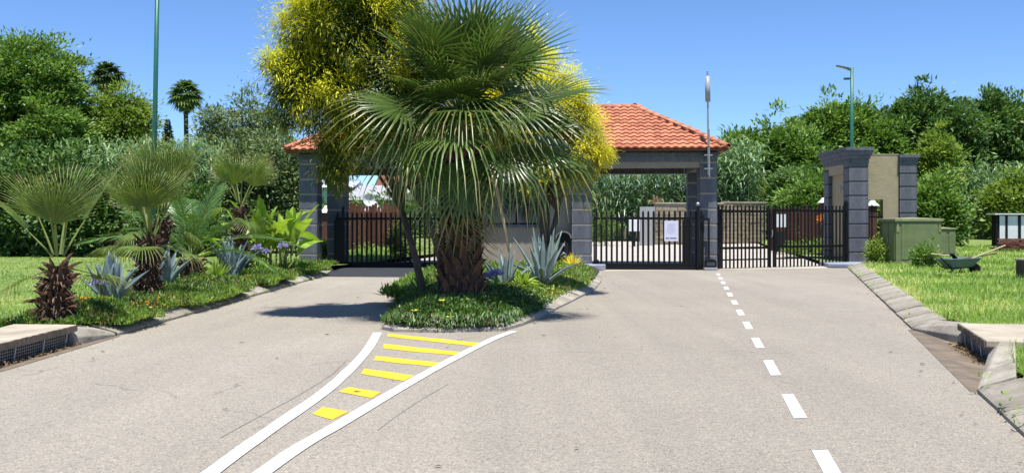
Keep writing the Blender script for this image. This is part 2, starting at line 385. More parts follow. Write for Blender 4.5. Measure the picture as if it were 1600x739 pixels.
# painted markings lie on the road
def ribbon(pts, w, name, mat, z=.007):
    pts = [Vector((p[0], p[1], 0)) for p in pts]
    fine = []
    for i in range(len(pts)-1):                        # Catmull-Rom
        p0, p1, p2, p3 = pts[max(i-1,0)], pts[i], pts[i+1], pts[min(i+2,len(pts)-1)]
        for k in range(5):
            t = k/5
            fine.append(.5*((2*p1)+(p2-p0)*t+(2*p0-5*p1+4*p2-p3)*t*t+(3*p1-p0-3*p2+p3)*t**3))
    fine.append(pts[-1]); mb = MB()
    for i, p in enumerate(fine):
        d = (fine[min(i+1,len(fine)-1)]-fine[max(i-1,0)]).normalized(); nn = Vector((-d.y, d.x, 0))
        ww = w*.5*(1+rnd.uniform(-.05,.05))
        mb.v += [tuple(p - nn*ww + Vector((0,0,z))), tuple(p + nn*ww + Vector((0,0,z)))]
    for i in range(len(fine)-1): mb.f.append((2*i, 2*i+1, 2*i+3, 2*i+2)); mb.m.append(0)
    return mb.build(name, mat, road)
ribbon([(-1.75,-3),(-1.66,2)] + [tuple(G(*p))[:2] for p in ((334,736),(425,670),(518,604),(571,551),(590,520))], .105, 'white_line', M['white'])
ribbon([(-1.62,-3),(-1.52,2)] + [tuple(G(*p))[:2] for p in ((415,736),(536,660),(671,581),(766,532),(803,518))], .105, 'white_line', M['white'])
M['seam'] = pm('tar_seam', (.21,.195,.175), .3, 6, .9)
for q in (((344,684),(410,648),(469,616),(520,584),(543,561)), ((590,672),(640,636),(700,600))):
    ribbon([tuple(G(*p))[:2] for p in q], .007, 'road_seam', M['seam'], .003)
zp = lambda x, y: (300 + x/2.963, 500 + y/2.963)
for q in ([(912,63),(1335,107),(1318,122),(906,77)], [(892,110),(1245,150),(1225,165),(880,132)], [(850,167),(1143,198),(1128,218),(838,187)],
          [(800,225),(1028,258),(985,283),(782,250)], [(725,310),(882,335),(830,362),(682,333)], [(600,402),(718,425),(650,463),(557,437)]):
    mb = MB(); c = [G(*zp(*p)) for p in q]; ring = []
    for i in range(4):
        a, b_ = c[i], c[(i+1) % 4]; n_ = max(2, int((b_-a).length/.12))
        for k in range(n_):
            p = a.lerp(b_, k/n_) + Vector((rnd.uniform(-.012,.012), rnd.uniform(-.012,.012), 0)); ring.append((p.x, p.y, .004))
    mb.add(ring, [tuple(range(len(ring)))]); mb.build('yellow_bar', M['yellow'], road)
lx = lambda y: 2.117 + .174*(y-7.88)
for k in range(14):
    y0 = 2.95 + 1.97*k; y1 = y0 + 1.0
    if y1 > 29.5: break
    mb = MB(); w = .048
    mb.add([(lx(y0)-w, y0, .004), (lx(y0)+w, y0+.02, .004), (lx(y1)+w, y1, .004), (lx(y1)-w, y1-.02, .004)], [(0,1,2,3)])
    mb.build('lane_dash', M['white'], road)
# near-black strip laid over the ground in front of the left gate
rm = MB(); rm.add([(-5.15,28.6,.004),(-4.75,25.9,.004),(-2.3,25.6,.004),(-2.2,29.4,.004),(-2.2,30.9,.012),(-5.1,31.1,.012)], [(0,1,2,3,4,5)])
tag(rm.build('dark_strip', pm('near_black_strip', (.030,.032,.038), .3, 4, .8, .4, 60)), kind='structure')
# saw-cut joint and threshold strip at the right hand gates
th = MB(); th.add([(2.6,28.9,.004),(9.75,31.0,.004),(9.75,31.19,.004),(2.6,31.19,.004)], [(0,1,2,3)])
tag(th.build('threshold', pm('threshold_concrete', (.42,.37,.30), .15, 2, .9, .3, 40)), kind='structure')

# kerbs
PROF = [(0,-.1),(0,.035),(.035,.055),(.30,.135),(.40,.14),(.40,-.1)]
STONE = MB().extrude(PROF, -.485, .485).mesh('kerb_stone', M['concrete'])
BED = [(.012,-.1),(.012,.03),(.05,.045),(.30,.118),(.388,.122),(.388,-.1)]
def kerb(path, name='kerb', step=1.0):                 # path runs with the road on its left-hand... t grows to the right of travel
    pts = [Vector((p[0], p[1], 0)) for p in path]
    root = bpy.data.objects.new(name, None); COL.objects.link(root)
    seg = [(pts[i], pts[i+1]) for i in range(len(pts)-1)]
    mb = MB()
    for a, b_ in seg:
        d = b_ - a; L = d.length
        if L < .05: continue
        ang = math.atan2(d.y, d.x) - math.pi/2; Rm = Matrix.Translation(a) @ Matrix.Rotation(ang, 4, 'Z')
        q = MB().extrude(BED, 0, L); mb.add([Rm @ Vector(v) for v in q.v], q.f)
        n = max(1, round(L/step)); l = L/n
        for k in range(n):
            p = a + d.normalized()*(l*(k+.5))
            put('kerb_stone', STONE, root, (p.x, p.y, rnd.uniform(-.008,.008)), (rnd.uniform(-.008,.008), rnd.uniform(-.012,.012), ang + rnd.uniform(-.012,.012)), (1, l, 1))
    tag(root, kind='structure')
    b2 = mb.build('kerb_bedding', M['soil'], root); return root
def mirror(path): return path
# right kerb: t to the right when travelling away
yr = [3.0, 7.95]; kerb([(kerbR(y), y) for y in (-3, 2, 7.95)])
kerb([(kerbR(y), y) for y in (12.75, 16, 20, 24, 28, 31.4)])
# left kerb: travel towards the camera so that t grows to the left
kerb([(float(kerbL(y)), y) for y in (29.6, 26, 20, 16, 12.05)])
kerb([(float(kerbL(y)), y) for y in (8.95, 4, -3)])
ISL = [(-1.62,12.75),(-1.45,12.5),(-.9,12.4),(-.1,12.6),(.16,13.3),(.52,14.9),(1.0,17.3),(1.62,20.2),(2.05,23.5),(2.45,27.6)]
ISLL = [(-2.35,28.5),(-2.20,24),(-2.03,20.2),(-1.85,16.5),(-1.66,13.4),(-1.62,12.75)]
kerb([(x, y) for x, y in reversed(ISL)])               # right side and nose, t grows inwards
kerb([(x, y) for x, y in reversed(ISLL)])

# island soil and bed soil (mounds)
def mound_isl(x, y):
    return .13 + .10*np.clip((y-12.5)/1.5, 0, 1)
ip = [(x+.0, y) for x, y in ISL] + [(2.45, 29.5), (-2.4, 29.5)] + ISLL[:-1]
cx, cy = -.1, 19.0
mb = MB()
inner = []
for x, y in ip:
    d = Vector((cx-x, cy-y)); d.normalize(); inner.append((x + d.x*.42, y + d.y*.42))
mb.v = [(x, y, .12) for x, y in inner] + [(x + (cx-x)*.25, y + (cy-y)*.12, .22) for x, y in inner]; n_ = len(inner)
mb.f = [(i, (i+1)%n_, n_+(i+1)%n_, n_+i) for i in range(n_)] + [tuple(range(n_, 2*n_))]; mb.m = [0]*len(mb.f)
tag(mb.build('flower_bed', M['soil']), kind='structure')
mb = MB(); ys = [12.0, 15, 20, 25, 28.5, 29.6]
for y in ys: mb.v += [(float(kerbL(y))-.38, y, .135), (float(kerbL(y))-.9, y, .19), (float(kerbL(y))-1.75, y, .13)]
for j in range(len(ys)-1):
    for i in range(2): k = j*3+i; mb.f.append((k, k+1, k+4, k+3)); mb.m.append(0)
tag(mb.build('flower_bed', M['soil']), kind='structure')

# storm drains. local: x = outward from the road, y = along the kerb
def drain(name, label, loc, ang, sx, y0, y1, o0, o1, rec, wo=.42, wi=.42):
    root = thing(name, label, 'storm drain', loc, ang)
    X = lambda v: v*sx
    def poly(pts): return [(X(a), b_) for a, b_ in pts]
    g = MB(); g.add([(X(-.05),y0-.02,.004),(X(-.05),y1+.02,.004),(X(.03),y1+.02,.003),(X(.03),y0-.02,.003),(X(rec+.05),o1+.15,-.05),(X(rec+.05),o0-.15,-.05)], [(0,1,2,3),(3,2,4,5)])
    g.build('gutter_floor', M['gutter'], root)
    # wing blocks
    for (ya, yb) in ((y0, o0), (y1, o1)):
        w = MB(); s_ = 1 if yb > ya else -1
        vs = [(X(0),ya,-.1),(X(wi),ya,-.1),(X(rec+wo),yb,-.1),(X(rec),yb,-.1),(X(.03),ya,.05),(X(wi-.02),ya,.14),(X(rec+wo),yb,.20),(X(rec+.10),yb,.19),(X(rec),yb,.06),(X(0),ya,.03)]
        w.add(vs, [(0,1,2,3),(4,5,6,7),(9,4,7,8),(0,9,8,3),(1,2,6,5),(0,1,5,4,9),(3,8,7,6,2)])
        w.build('wing_block', M['concrete'], root, bevel=.012)
    # lid slab
    l = MB(); l.prism(poly([(rec-.02,o0-.02),(rec-.02,o1+.02),(rec+.72,o1+.10),(rec+.52,o0-.03)]), .13, .20)
    l.build('lid_slab', M['slab'], root, bevel=.012)
    e = MB(); ny = 40
    for i in range(ny):
        ya, yb = o0 + (o1-o0)*i/ny, o0 + (o1-o0)*(i+1)/ny; j = rnd.uniform(.010,.018); zt = rnd.uniform(.190,.199)
        e.box(min(X(rec-.02-j),X(rec-.021)), max(X(rec-.02-j),X(rec-.021)), ya, yb, .127+rnd.uniform(-.004,.004), zt)
    e.build('lid_edge', M['gutter'], root)
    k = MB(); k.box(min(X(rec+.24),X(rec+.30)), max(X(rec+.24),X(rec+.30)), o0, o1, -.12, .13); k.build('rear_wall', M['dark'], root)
    gr = MB(); x = X(rec+.06)
    n = int((o1-o0)/.045)
    for i in range(n+1):
        y = o0 + (o1-o0)*i/n; gr.box(x-.004, x+.004, y-.004, y+.004, -.06, .13)
    for i in range(6): z = -.045+.03*i; gr.box(x-.005, x+.005, o0, o1, z-.003, z+.003)
    tag(gr.build('mesh_grate', M['galv'], root), kind='stuff')
    for f_ in (.3, .62, .9):
        b_ = MB(); y = o0+(o1-o0)*f_; b_.tube([(X(rec+.03), y, -.06), (X(rec+.02), y+.04, .13)], .011, 6); b_.build('grate_bar', M['galv'], root)
    lf = Leaves(); n = 260
    Pt = np.stack([np.full(n, X(rec-.05)) + rng.normal(size=n)*.05, rng.uniform(o0, o1, n), np.full(n, -.035)+rng.uniform(0,.03,n)], 1)
    lf.rhomb(Pt, rng.normal(size=(n,3))*[1,1,.3], rng.uniform(.03,.08,n), .02, rng.uniform(0,1,n))
    tag(put('leaf_litter', lf.mesh('leaf_litter', M['fan_dead']), root), kind='stuff')
aR = -math.atan(.284)
drain('storm_drain', 'kerb inlet drain with mesh grate between tall grass and road', (kerbR(8.0), 8.0, 0), aR, 1, 0.0, 4.9, 2.0, 3.75, .40, .24, .30)
aL = 0.0
drain('storm_drain', 'kerb inlet drain with broken mesh grate in front of the shaggy palm nearest the camera', (float(kerbL(9)), 9.0, 0), .02, -1, 0.0, 3.0, .35, 2.35, .22)

# ---------------------------------------------------------------- gatehouse
GA = R(-4.0); GL = Vector((-.2, 30.3, 0))
gh = thing('gatehouse', 'slate grey entrance gatehouse with orange clay tile hip roof behind the big palm', 'gatehouse', GL, GA)
def gw(u, v, z=0.0):                                   # gatehouse local -> world
    return GL + Matrix.Rotation(GA, 3, 'Z') @ Vector((u, v, z))
blocks = {}
def column(parent, x, y, w, d, n, pitch=.45, joint=.055, jm='joint', top=True, bm_='slate', z0=0.0):
    c = MB().box(-w/2+.012, w/2-.012, .010, d-.012, 0, n*pitch+.02).build('column', M[jm], parent)
    c.location = (x, y, z0)
    key = (w, d, pitch, joint, bm_)
    if key not in blocks: blocks[key] = MB().box(-w/2, w/2, 0, d, 0, pitch-joint).mesh('block', M[bm_])
    for k in range(n): put('block', blocks[key], c, (0, 0, k*pitch), bevel=.008)
    return c
column(gh, 5.955, 0, .50, .85, 7); column(gh, -5.93, 0, .55, .60, 7); column(gh, 2.26, 0, .60, .60, 7); column(gh, -1.60, 0, .60, .60, 7)
column(gh, -5.32, .95, .56, .5, 7)
column(gh, 5.955, 3.45, .50, .60, 7); column(gh, -5.93, 3.6, .55, .6, 7)
# beams and cornice
def beam(u0, u1, v0, v1):
    b_ = MB().box(u0, u1, v0, v1, 2.99, 3.17).build('lintel', M['wallbeige'], gh)
beam(2.56, 5.705, .05, .5); beam(-5.655, -1.9, .05, .5)
for name, u0, u1, v0, v1, z0, z1 in (('cornice', -6.205, 6.205, -.002, .64, 3.155, 3.30), ('cornice', -6.235, 6.235, -.035, .62, 3.30, 3.36), ('cornice', -6.27, 6.27, -.075, .62, 3.36, 3.42), ('cornice', -6.225, 6.225, -.02, .62, 3.42, 3.56)):
    MB().box(u0, u1, v0, v1, z0, z1).build(name, M['slate'], gh, bevel=.006)
for s_ in (-1, 1):
    a, b_ = sorted((s_*5.66, s_*6.22)); MB().box(a, b_, .66, 4.3, 2.99, 3.56).build('side_beam', M['slate'], gh)
MB().box(-5.6, 5.6, 3.75, 4.25, 2.99, 3.56).build('rear_beam', M['slate'], gh)
MB().box(-5.64, 5.64, .66, 3.74, 3.40, 3.44).build('ceiling', M['ceil'], gh)
# guard room between the two openings
wl = MB()
wl.box(-1.28, -.55, .35, .50, 0, 3.16); wl.box(1.15, 1.94, .35, .50, 0, 3.16); wl.box(-.55, 1.15, .35, .50, 0, 1.32); wl.box(-.55, 1.15, .35, .50, 2.55, 3.16)
wl.box(1.94, 2.09, .62, 4.2, 0, 3.39); wl.box(-1.43, -1.28, .62, 4.2, 0, 3.39); wl.box(-1.27, 1.93, 4.05, 4.2, 0, 3.39)
wl.build('wall', M['wallbeige'], gh)
MB().box(-.62, 1.22, .28, .349, 1.24, 1.319).build('window_sill', M['slate'], gh, bevel=.006)
wf = MB()
for a, b_, c, d in ((-.55,-.50,1.32,2.55),(1.10,1.15,1.32,2.55),(-.50,1.10,1.32,1.37),(-.50,1.10,2.50,2.55),(.275,.325,1.37,2.50)): wf.box(a, b_, .42, .47, c, d)
w_ = wf.build('window', M['black'], gh)
for a, b_ in ((-.5,.275),(.325,1.1)): MB().box(a, b_, .44, .45, 1.37, 2.5).build('pane', M['glass'], w_)
# roof
EV, DV, UL, UR = -.38, 4.62, -6.52, 6.45               # eave rectangle in local (v front, v back, u left, u right)
HD = (DV-EV)/2; RISE = 1.46; ZE = 3.50; PIT = math.atan2(RISE, HD); SL = math.hypot(RISE, HD)
ra, rb = Vector((UL+HD, EV+HD, ZE+RISE)), Vector((UR-HD, EV+HD, ZE+RISE))
e4 = [Vector((UL,EV,ZE)), Vector((UR,EV,ZE)), Vector((UR,DV,ZE)), Vector((UL,DV,ZE))]
mb = MB(); dn = Vector((0,0,-.05))
mb.add(e4 + [ra, rb] , [(0,1,5,4),(1,2,5),(2,3,4,5),(3,0,4)])
mb.add([v + dn for v in e4], [(3,2,1,0)])
mb.add([Vector((UL,EV,ZE-.05)),Vector((UR,EV,ZE-.05)),Vector((UR,EV,ZE)),Vector((UL,EV,ZE))], [(0,1,2,3)])
roof = mb.build('roof', M['under'], gh)
fb = MB(); fb.box(UL+.05, UR-.05, EV+.03, EV+.06, ZE-.06, ZE+.0)
fb.build('fascia', M['dark'], gh)
for u in (3.42, 4.85, 6.1, -5.9):                      # bracket ends under the eave
    MB().box(u-.025, u+.025, EV+.061, -.08, 3.43, 3.495).build('rafter_end', M['black'], gh)
TW, TE = .232, SL/12.0
def tile_mesh():
    mb = MB(); nx = 10; L = TE + .05
    wv = lambda t: .042*(.5+.5*math.cos((t-.5)*2*math.pi))**.8
    for j, (y, up) in enumerate(((.06,-.05),(0,.040),(L,.002))):
        for i in range(nx+1): mb.v.append(((i/nx-.5)*(TW+.012), y, wv(i/nx) + up))
    for j in range(2):
        for i in range(nx): k = j*(nx+1)+i; mb.f.append((k, k+1, k+nx+2, k+nx+1)); mb.m.append(0)
    return mb.mesh('roof_tile', M['tile'])
TILE = tile_mesh()
def slope(E, a, s, n, length, parts, seen=None):
    """tiles over one hip slope; those in view as objects, the others joined"""
    rot = frame_rot(a, s, n); rest = MB(); Mr = Matrix((a, s, n)).transposed(); cnt = 0
    for r_ in range(12):
        d = r_*TE - .03; h = (d + TE*.3)*math.cos(PIT); nn = int(length/TW)+1
        for i in range(nn):
            t = (i+.5)*TW
            if t < h - TW*.35 or t > length-h + TW*.35: continue
            p = E + a*t + s*d + n*.030
            if parts and seen(t) and cnt < 300:
                o = put('roof_tile', TILE, roof, p, (rot.x + rnd.uniform(-.012,.012), rot.y+rnd.uniform(-.012,.012), rot.z)); cnt += 1
            else:
                rest.add([p + Mr @ v.co for v in TILE.vertices], [tuple(q.vertices) for q in TILE.polygons])
    if rest.v: tag(rest.build('roof_tile_field', M['tile'], roof), kind='stuff')
cp, sp_ = math.cos(PIT), math.sin(PIT)
LEN = UR-UL
slope(e4[0], Vector((1,0,0)), Vector((0,cp,sp_)), Vector((0,-sp_,cp)), LEN, True, lambda t: t > LEN-5.0 or t < 2.2)
slope(e4[1], Vector((0,1,0)), Vector((-cp,0,sp_)), Vector((sp_,0,cp)), DV-EV, False)
slope(e4[2], Vector((-1,0,0)), Vector((0,-cp,sp_)), Vector((0,sp_,cp)), LEN, False)
slope(e4[3], Vector((0,-1,0)), Vector((cp,0,sp_)), Vector((-sp_,0,cp)), DV-EV, False)
def cap_mesh(L):
    mb = MB(); n = 8
    for j, (y, r_) in enumerate(((0, .10),(0,.125),(L, .105))):
        for i in range(n+1):
            t = math.pi*(i/n*1.16-.08); mb.v.append((math.cos(t)*r_, y, math.sin(t)*r_*.8 - .01))
    for j in range(2):
        for i in range(n): k = j*(n+1)+i; mb.f.append((k,k+1,k+n+2,k+n+1)); mb.m.append(0)
    return mb.mesh('ridge_tile', M['tile'], True)
CAP = cap_mesh(.34)
def caps(A, B):
    d = B-A; L = d.length; s = d.normalized(); a = s.cross(Vector((0,0,1))).normalized(); n = a.cross(s); rot = frame_rot(a, s, n)
    k = int(L/.30)
    for i in range(k+1):
        if i*.30 > L-.1: break
        put('ridge_tile', CAP, roof, A + s*(i*.30) + n*.055, rot)
for c, r_ in ((e4[0], ra), (e4[1], rb), (e4[2], rb), (e4[3], ra)): caps(c + Vector((0,0,.02)), r_)
caps(ra, rb)
# painted plinth of the centre column
pl = MB(); pl.prism([(1.72,-.55),(1.85,-.85),(2.6,-.92),(2.95,-.55),(2.95,-.22),(2.585,-.20),(2.585,.34),(1.72,.34)], .0, .17)
o = pl.build('plinth', M['slate_blue'], gh, bevel=.025)

# antenna on the right-hand column
an = thing('antenna_mast', 'thin mast with pale tubular antenna strapped to the corner column beside the roof', 'antenna', gw(5.90, -.42, 0), GA)
m_ = MB(); m_.tube([(0,0,2.75),(-.03,0,5.72)], .026, 8); m_.build('mast', M['galv'], an)
MB().tube([(-.02,0,4.85),(-.028,0,5.58)], .075, 12).build('antenna_tube', M['antenna'], an, True)
MB().tube([(.02,-.03,2.68),(.012,-.03,4.05)], .022, 8).build('cable_sleeve', M['galv'], an)
for z in (2.93, 3.32): MB().box(-.12, .12, .0, .40, z-.015, z+.015).build('bracket', M['galv'], an)

# intercom / hooded box beside the centre column
ic = thing('intercom_cabinet', 'dark arch-topped cabinet on the painted plinth beside the centre column', 'cabinet', gw(1.73, -.25, .0), GA)
arch = [(-.2,0),(.2,0),(.2,.82)] + [(.2*math.cos(t), .82+.16*math.sin(t)) for t in np.linspace(.2, math.pi-.2, 7)] + [(-.2,.82)]
mb = MB(); n = len(arch); mb.add([(x,-.0,z+.12) for x, z in arch] + [(x,.30,z+.12) for x, z in arch], [tuple(range(n)), tuple(range(2*n-1,n-1,-1))] + [(i,n+i,n+(i+1)%n,(i+1)%n) for i in range(n)])
icb = mb.build('cabinet_body', M['black'], ic, bevel=.01)
hood = [(.235*math.cos(t), .80+.21*math.sin(t)) for t in np.linspace(0, math.pi, 11)]; hood2 = [(.2*math.cos(t), .80+.17*math.sin(t)) for t in np.linspace(math.pi, 0, 11)]
pr = hood + hood2; n = len(pr); mb = MB(); mb.add([(x,-.08,z+.12) for x, z in pr] + [(x,.30,z+.12) for x, z in pr], [(i,n+i,n+(i+1)%n,(i+1)%n) for i in range(n)] + [(i,i+1,n-2-i,n-1-i) for i in range(10)] + [(n+i+1,n+i,n+n-1-i,n+n-2-i) for i in range(10)])
mb.build('hood', pm('weathered_hood', (.15,.15,.115), .3, 6, .6), ic)
MB().box(-.13, .13, -.03, .0, .35, .78).build('recess_panel', M['dark'], ic, bevel=.01)
MB().ball((0,-.045,.72), .045, 10, 6).build('speaker', M['galv'], ic, True)
mb = MB(); mb.tube([(-.08,-.05,.42),(0,-.10,.50),(.08,-.05,.44)], .022, 8); mb.tube([(-.06,-.05,.36),(.07,-.07,.40)], .018, 8); mb.build('handle', M['galv'], ic, True)
MB().box(-.22, .22, -.06, .28, .0, .13).build('cabinet_base', M['black'], ic)

# ---------------------------------------------------------------- gates
def pale_mesh(h, w=.045, tip=.05):
    mb = MB(); d = .012
    mb.add([(-w/2,-d,0),(w/2,-d,0),(w/2,d,0),(-w/2,d,0),(-w/2,-d,h-tip),(w/2,-d,h-tip),(w/2,d,h-tip),(-w/2,d,h-tip),(-w*.18,-d,h),(w*.18,-d,h),(w*.18,d,h),(-w*.18,d,h)],
           [(0,1,5,4),(1,2,6,5),(2,3,7,6),(3,0,4,7),(4,5,9,8),(5,6,10,9),(6,7,11,10),(7,4,8,11),(8,9,10,11),(3,2,1,0)])
    return mb.mesh('pale', M['black'])
def gate(name, label, group, A, B, z0, ztop, rails, pitch, pw=.062, frame=True, post=None):
    """palisade gate leaf from A to B; rails = [(z, thickness)]"""
    d = B - A; L = d.length; ang = math.atan2(d.y, d.x)
    g = thing(name, label, 'gate', A, ang, group)
    pm_ = pale_mesh(ztop - z0, pw)
    n = round(L/pitch)
    for i in range(n):
        x = (i+.5)*L/n; put('pale', pm_, g, (x, -.031, z0), (0, rnd.uniform(-.006,.006), 0))
    for z, t in rails: MB().box(0, L, -.018, .018, z-t/2, z+t/2).build('rail', M['black'], g)
    if frame:
        for x in (0.022, L-.022): MB().box(x-.022, x+.022, -.024, .024, z0+.001, ztop-.12).build('stile', M['black'], g)
    return g, L
# right sliding gate
A, B = gw(2.60, -.10), gw(5.80, -.10)
g, L = gate('sliding_gate', 'black palisade sliding gate carrying a white notice under the tiled roof', 'black palisade gates', A, B, .12, 1.72, [(1.50,.07),(.145,.09)], .152)
MB().box(-.02, L+.05, -.045, .045, -.0, .095).build('bottom_beam', M['black'], g)
MB().box(L-.62, L-.36, -.012, .012, .19, 1.46).build('lock_plate', M['black'], g)
MB().box(.02, .16, -.05, .04, .15, .30).build('guide_wheel_cover', M['black'], g, bevel=.03)
gp = thing('gate_post', 'slim black gate post with a shiny ball on top before the corner column', 'gate post', gw(5.62, -.20), GA)
MB().box(-.035, .035, -.035, .035, 0, 1.86).build('post', M['black'], gp); MB().ball((0,0,1.91), .06, 12, 8).build('ball_cap', M['galv'], gp, True)
MB().box(.035, .34, -.02, .02, 1.44, 1.51).build('stop_bracket', M['black'], gp); MB().box(.28, .34, -.018, .018, .1, 1.44).build('stop_upright', M['black'], gp)
mo = thing('gate_motor', 'small black gate motor box on the ground at the foot of the corner column', 'gate motor', gw(5.95, -.45), GA)
mb = MB(); pr = [(-.16,.09),(.16,.09),(.16,.26)] + [(.16*math.cos(t), .26+.08*math.sin(t)) for t in np.linspace(.3, math.pi-.3, 6)] + [(-.16,.26)]
n = len(pr); mb.add([(x,-.11,z) for x, z in pr] + [(x,.11,z) for x, z in pr], [tuple(range(n)), tuple(range(2*n-1,n-1,-1))] + [(i,n+i,n+(i+1)%n,(i+1)%n) for i in range(n)])
mb.build('motor_cover', M['black'], mo, bevel=.012); MB().box(-.19, .19, -.14, .13, .0, .089).build('base_plate', M['galv'], mo, bevel=.01)
MB().box(-.12, .12, -.118, -.108, .14, .24).build('front_label', M['lampgrey'], mo)
# notice on the gate
nx_ = 2.66 + 2.20
no = thing('notice_board', 'white notice sheet with faded print and a dark line of words, wired to the gate', 'notice', gw(nx_, -.152, .84), GA)
MB().box(-.20, .20, -.004, .004, 0, .59).build('sheet', M['paper'], no)
mb = MB()
for i, (x0, x1) in enumerate(((-.155,-.132),(-.126,-.104),(-.098,-.074), (-.045,-.024),(-.018,.006),(.012,.032),(.040,.062),(.068,.09),(.096,.118),(.124,.146))):
    z0 = .065 + rnd.uniform(-.004,.004); mb.box(x0, x1, -.007, -.0045, z0, z0+.036)
mb.build('lettering', M['ink'], no)
mb = MB()
for (zz, hh, ww) in ((.49,.02,.20),(.455,.02,.24),(.42,.025,.16),(.38,.02,.22),(.34,.02,.24),(.30,.02,.26),(.26,.02,.24),(.22,.02,.20)):
    x = -ww/2
    while x < ww/2: l = rnd.uniform(.02,.05); mb.box(x, min(ww/2, x+l), -.0065, -.0045, zz, zz+hh); x += l+.012
mb.build('faded_print', M['emblem'], no)
# left sliding gate
A, B = gw(-5.28, .78), gw(-1.55, .78)
g, L = gate('sliding_gate', 'black palisade sliding gate standing behind the slim trunks under the far side of the roof', 'black palisade gates', A, B, .10, 1.70, [(1.50,.07),(.13,.09)], .150)
MB().box(-.02, L, -.045, .045, 0, .085).build('bottom_beam', M['black'], g)
gp = thing('gate_post', 'slim black pointed gate post against the inner slate column', 'gate post', gw(-5.02, .66), GA)
mb = MB(); mb.box(-.04, .04, -.04, .04, 0, 1.80); mb.add([(-.04,-.04,1.8),(.04,-.04,1.8),(.04,.04,1.8),(-.04,.04,1.8),(0,0,1.92)], [(0,1,4),(1,2,4),(2,3,4),(3,0,4)]); mb.build('post', M['black'], gp)
MB().box(-.28, -.04, -.02, .02, .2, 1.46).build('lock_box', M['black'], gp)

# swing gates between the gatehouse and the right pillar
SA, SB = Vector((6.10, 30.35, 0)), Vector((10.80, 32.9, 0)); sd = (SB-SA).normalized(); sn = Vector((-sd.y, sd.x, 0)); sang = math.atan2(sd.y, sd.x); SLN = (SB-SA).length
def spx(px):                                           # point on the gate line seen at a photo column
    k = (px-800)/F; t = (k*SA.y - SA.x)/(sd.x - k*sd.y); return SA + sd*t
M1, M2 = spx(1202), spx(1208)
g, L = gate('swing_gate', 'black palisade swing gate leaf hung from the corner column, concrete drive behind', 'black palisade gates', spx(1124), M1, .02, 1.90, [(1.72,.075),(.62,.07),(.27,.045)], .150, .052)
g2, L2 = gate('swing_gate', 'black palisade swing gate leaf hung on the banded pillar with garden behind', 'black palisade gates', M2, spx(1319), .02, 1.93, [(1.75,.075),(.64,.07),(.28,.045)], .150, .052)
MB().box(L-.03, L+.05, -.05, .05, .62, 1.72).build('meeting_plate', M['black'], g); MB().box(L-.02, L+.02, -.06, -.02, .0, .62).build('drop_bolt', M['black'], g)
MB().tube([(L+.02,-.07,.95),(L+.02,-.11,1.0),(L+.02,-.11,1.16)], .018, 8).build('latch', M['galv'], g)
for px, h, lab in ((1121, 1.95, 'square black gate post fixed to the corner column at the swing gates'), (1322, 2.14, 'pointed black gate post fixed to the banded pillar')):
    p = spx(px); q = thing('gate_post', lab, 'gate post', p, sang)
    mb = MB(); mb.box(-.05, .05, -.05, .05, 0, h-.12); mb.add([(-.05,-.05,h-.12),(.05,-.05,h-.12),(.05,.05,h-.12),(-.05,.05,h-.12),(0,0,h)], [(0,1,4),(1,2,4),(2,3,4),(3,0,4)])
    mb.build('post', M['black'], q)
    for z in (.3, 1.6): MB().box(-.03, .03, -.07, -.051, z, z+.1).build('hinge', M['black'], q)

# ---------------------------------------------------------------- right entrance wall
PX, PY = (1342-800)/F*33, 33.0
ew = thing('entrance_wall', 'beige entrance wall with steel letters and slate grey banded pillars', 'wall', (PX, PY, 0), 0)
column(ew, 0, 0, .62, .62, 8, .455, .05, 'slatejoint')
column(ew, .02, 2.2, .58, .5, 7, .455, .05, 'slatejoint').location.x = -.02
RX = (1418.5-800)/F*33.5 - PX
column(ew, RX, .45, .56, .5, 8, .43, .05, 'slatejoint')
side = MB(); side.box(-.17, .10, .62, 2.2, 0, 2.99); side.build('side_panel', M['beige'], ew)
MB().box(-.29, .22, .622, 2.7, 2.99, 3.30).build('lintel', M['beige'], ew)
mbz = 8*.455
for z0, z1, o_ in ((3.30, 3.44, .015), (3.44, 3.56, .05), (3.56, 3.70, .10), (3.70, 3.80, .15)):
    MB().box(-.31-o_, .31+o_, -o_, 2.72+o_, z0, z1).build('cornice', M['slate'], ew, bevel=.006)
wing = MB(); wx0 = .31; wh = (1379-800)/F*33.6 - PX; wr = RX - .28
wing.box(wh, wr, .55, .80, 0, 3.60); wing.box(wx0, wh, .55, .80, 2.14, 3.60); wing.build('wing_panel', M['beige'], ew)
MB().box(wx0, wr, .54, .81, 3.60, 3.635).build('coping', M['beige'], ew)
for z0, z1, o_ in ((3.30, 3.40, .02), (3.40, 3.50, .045), (3.50, 3.60, .08)): MB().box(RX-.28-o_*.4, RX+.28+o_, .45-o_, .95+o_, z0, z1).build('cornice', M['slate'], ew, bevel=.006)
for i in range(3): put('bar', pale_mesh(1.95, .04), ew, (wx0 + .07 + i*.14, .68, .05))
MB().box(wx0, wh, .66, .70, 1.55, 1.60).build('rail', M['black'], ew)
MB().box(wx0, wh, .66, .70, .45, .50).build('rail', M['black'], ew)
for ch, yy, zz in (('I', 1.32, 2.42), ('D', 1.10, 2.42), ('L', 1.05, 1.95)):
    cu = bpy.data.curves.new('letter', 'FONT'); cu.body = ch; cu.size = .30; cu.extrude = .01
    to = bpy.data.objects.new('letter_tmp', cu); COL.objects.link(to)
    dg = bpy.context.evaluated_depsgraph_get(); me = bpy.data.meshes.new_from_object(to.evaluated_get(dg)); me.name = 'letter'
    bpy.data.objects.remove(to); me.materials.clear(); me.materials.append(M['letter'])
    put('letter', me, ew, (-.184, yy, zz), (R(90), 0, R(-90)))
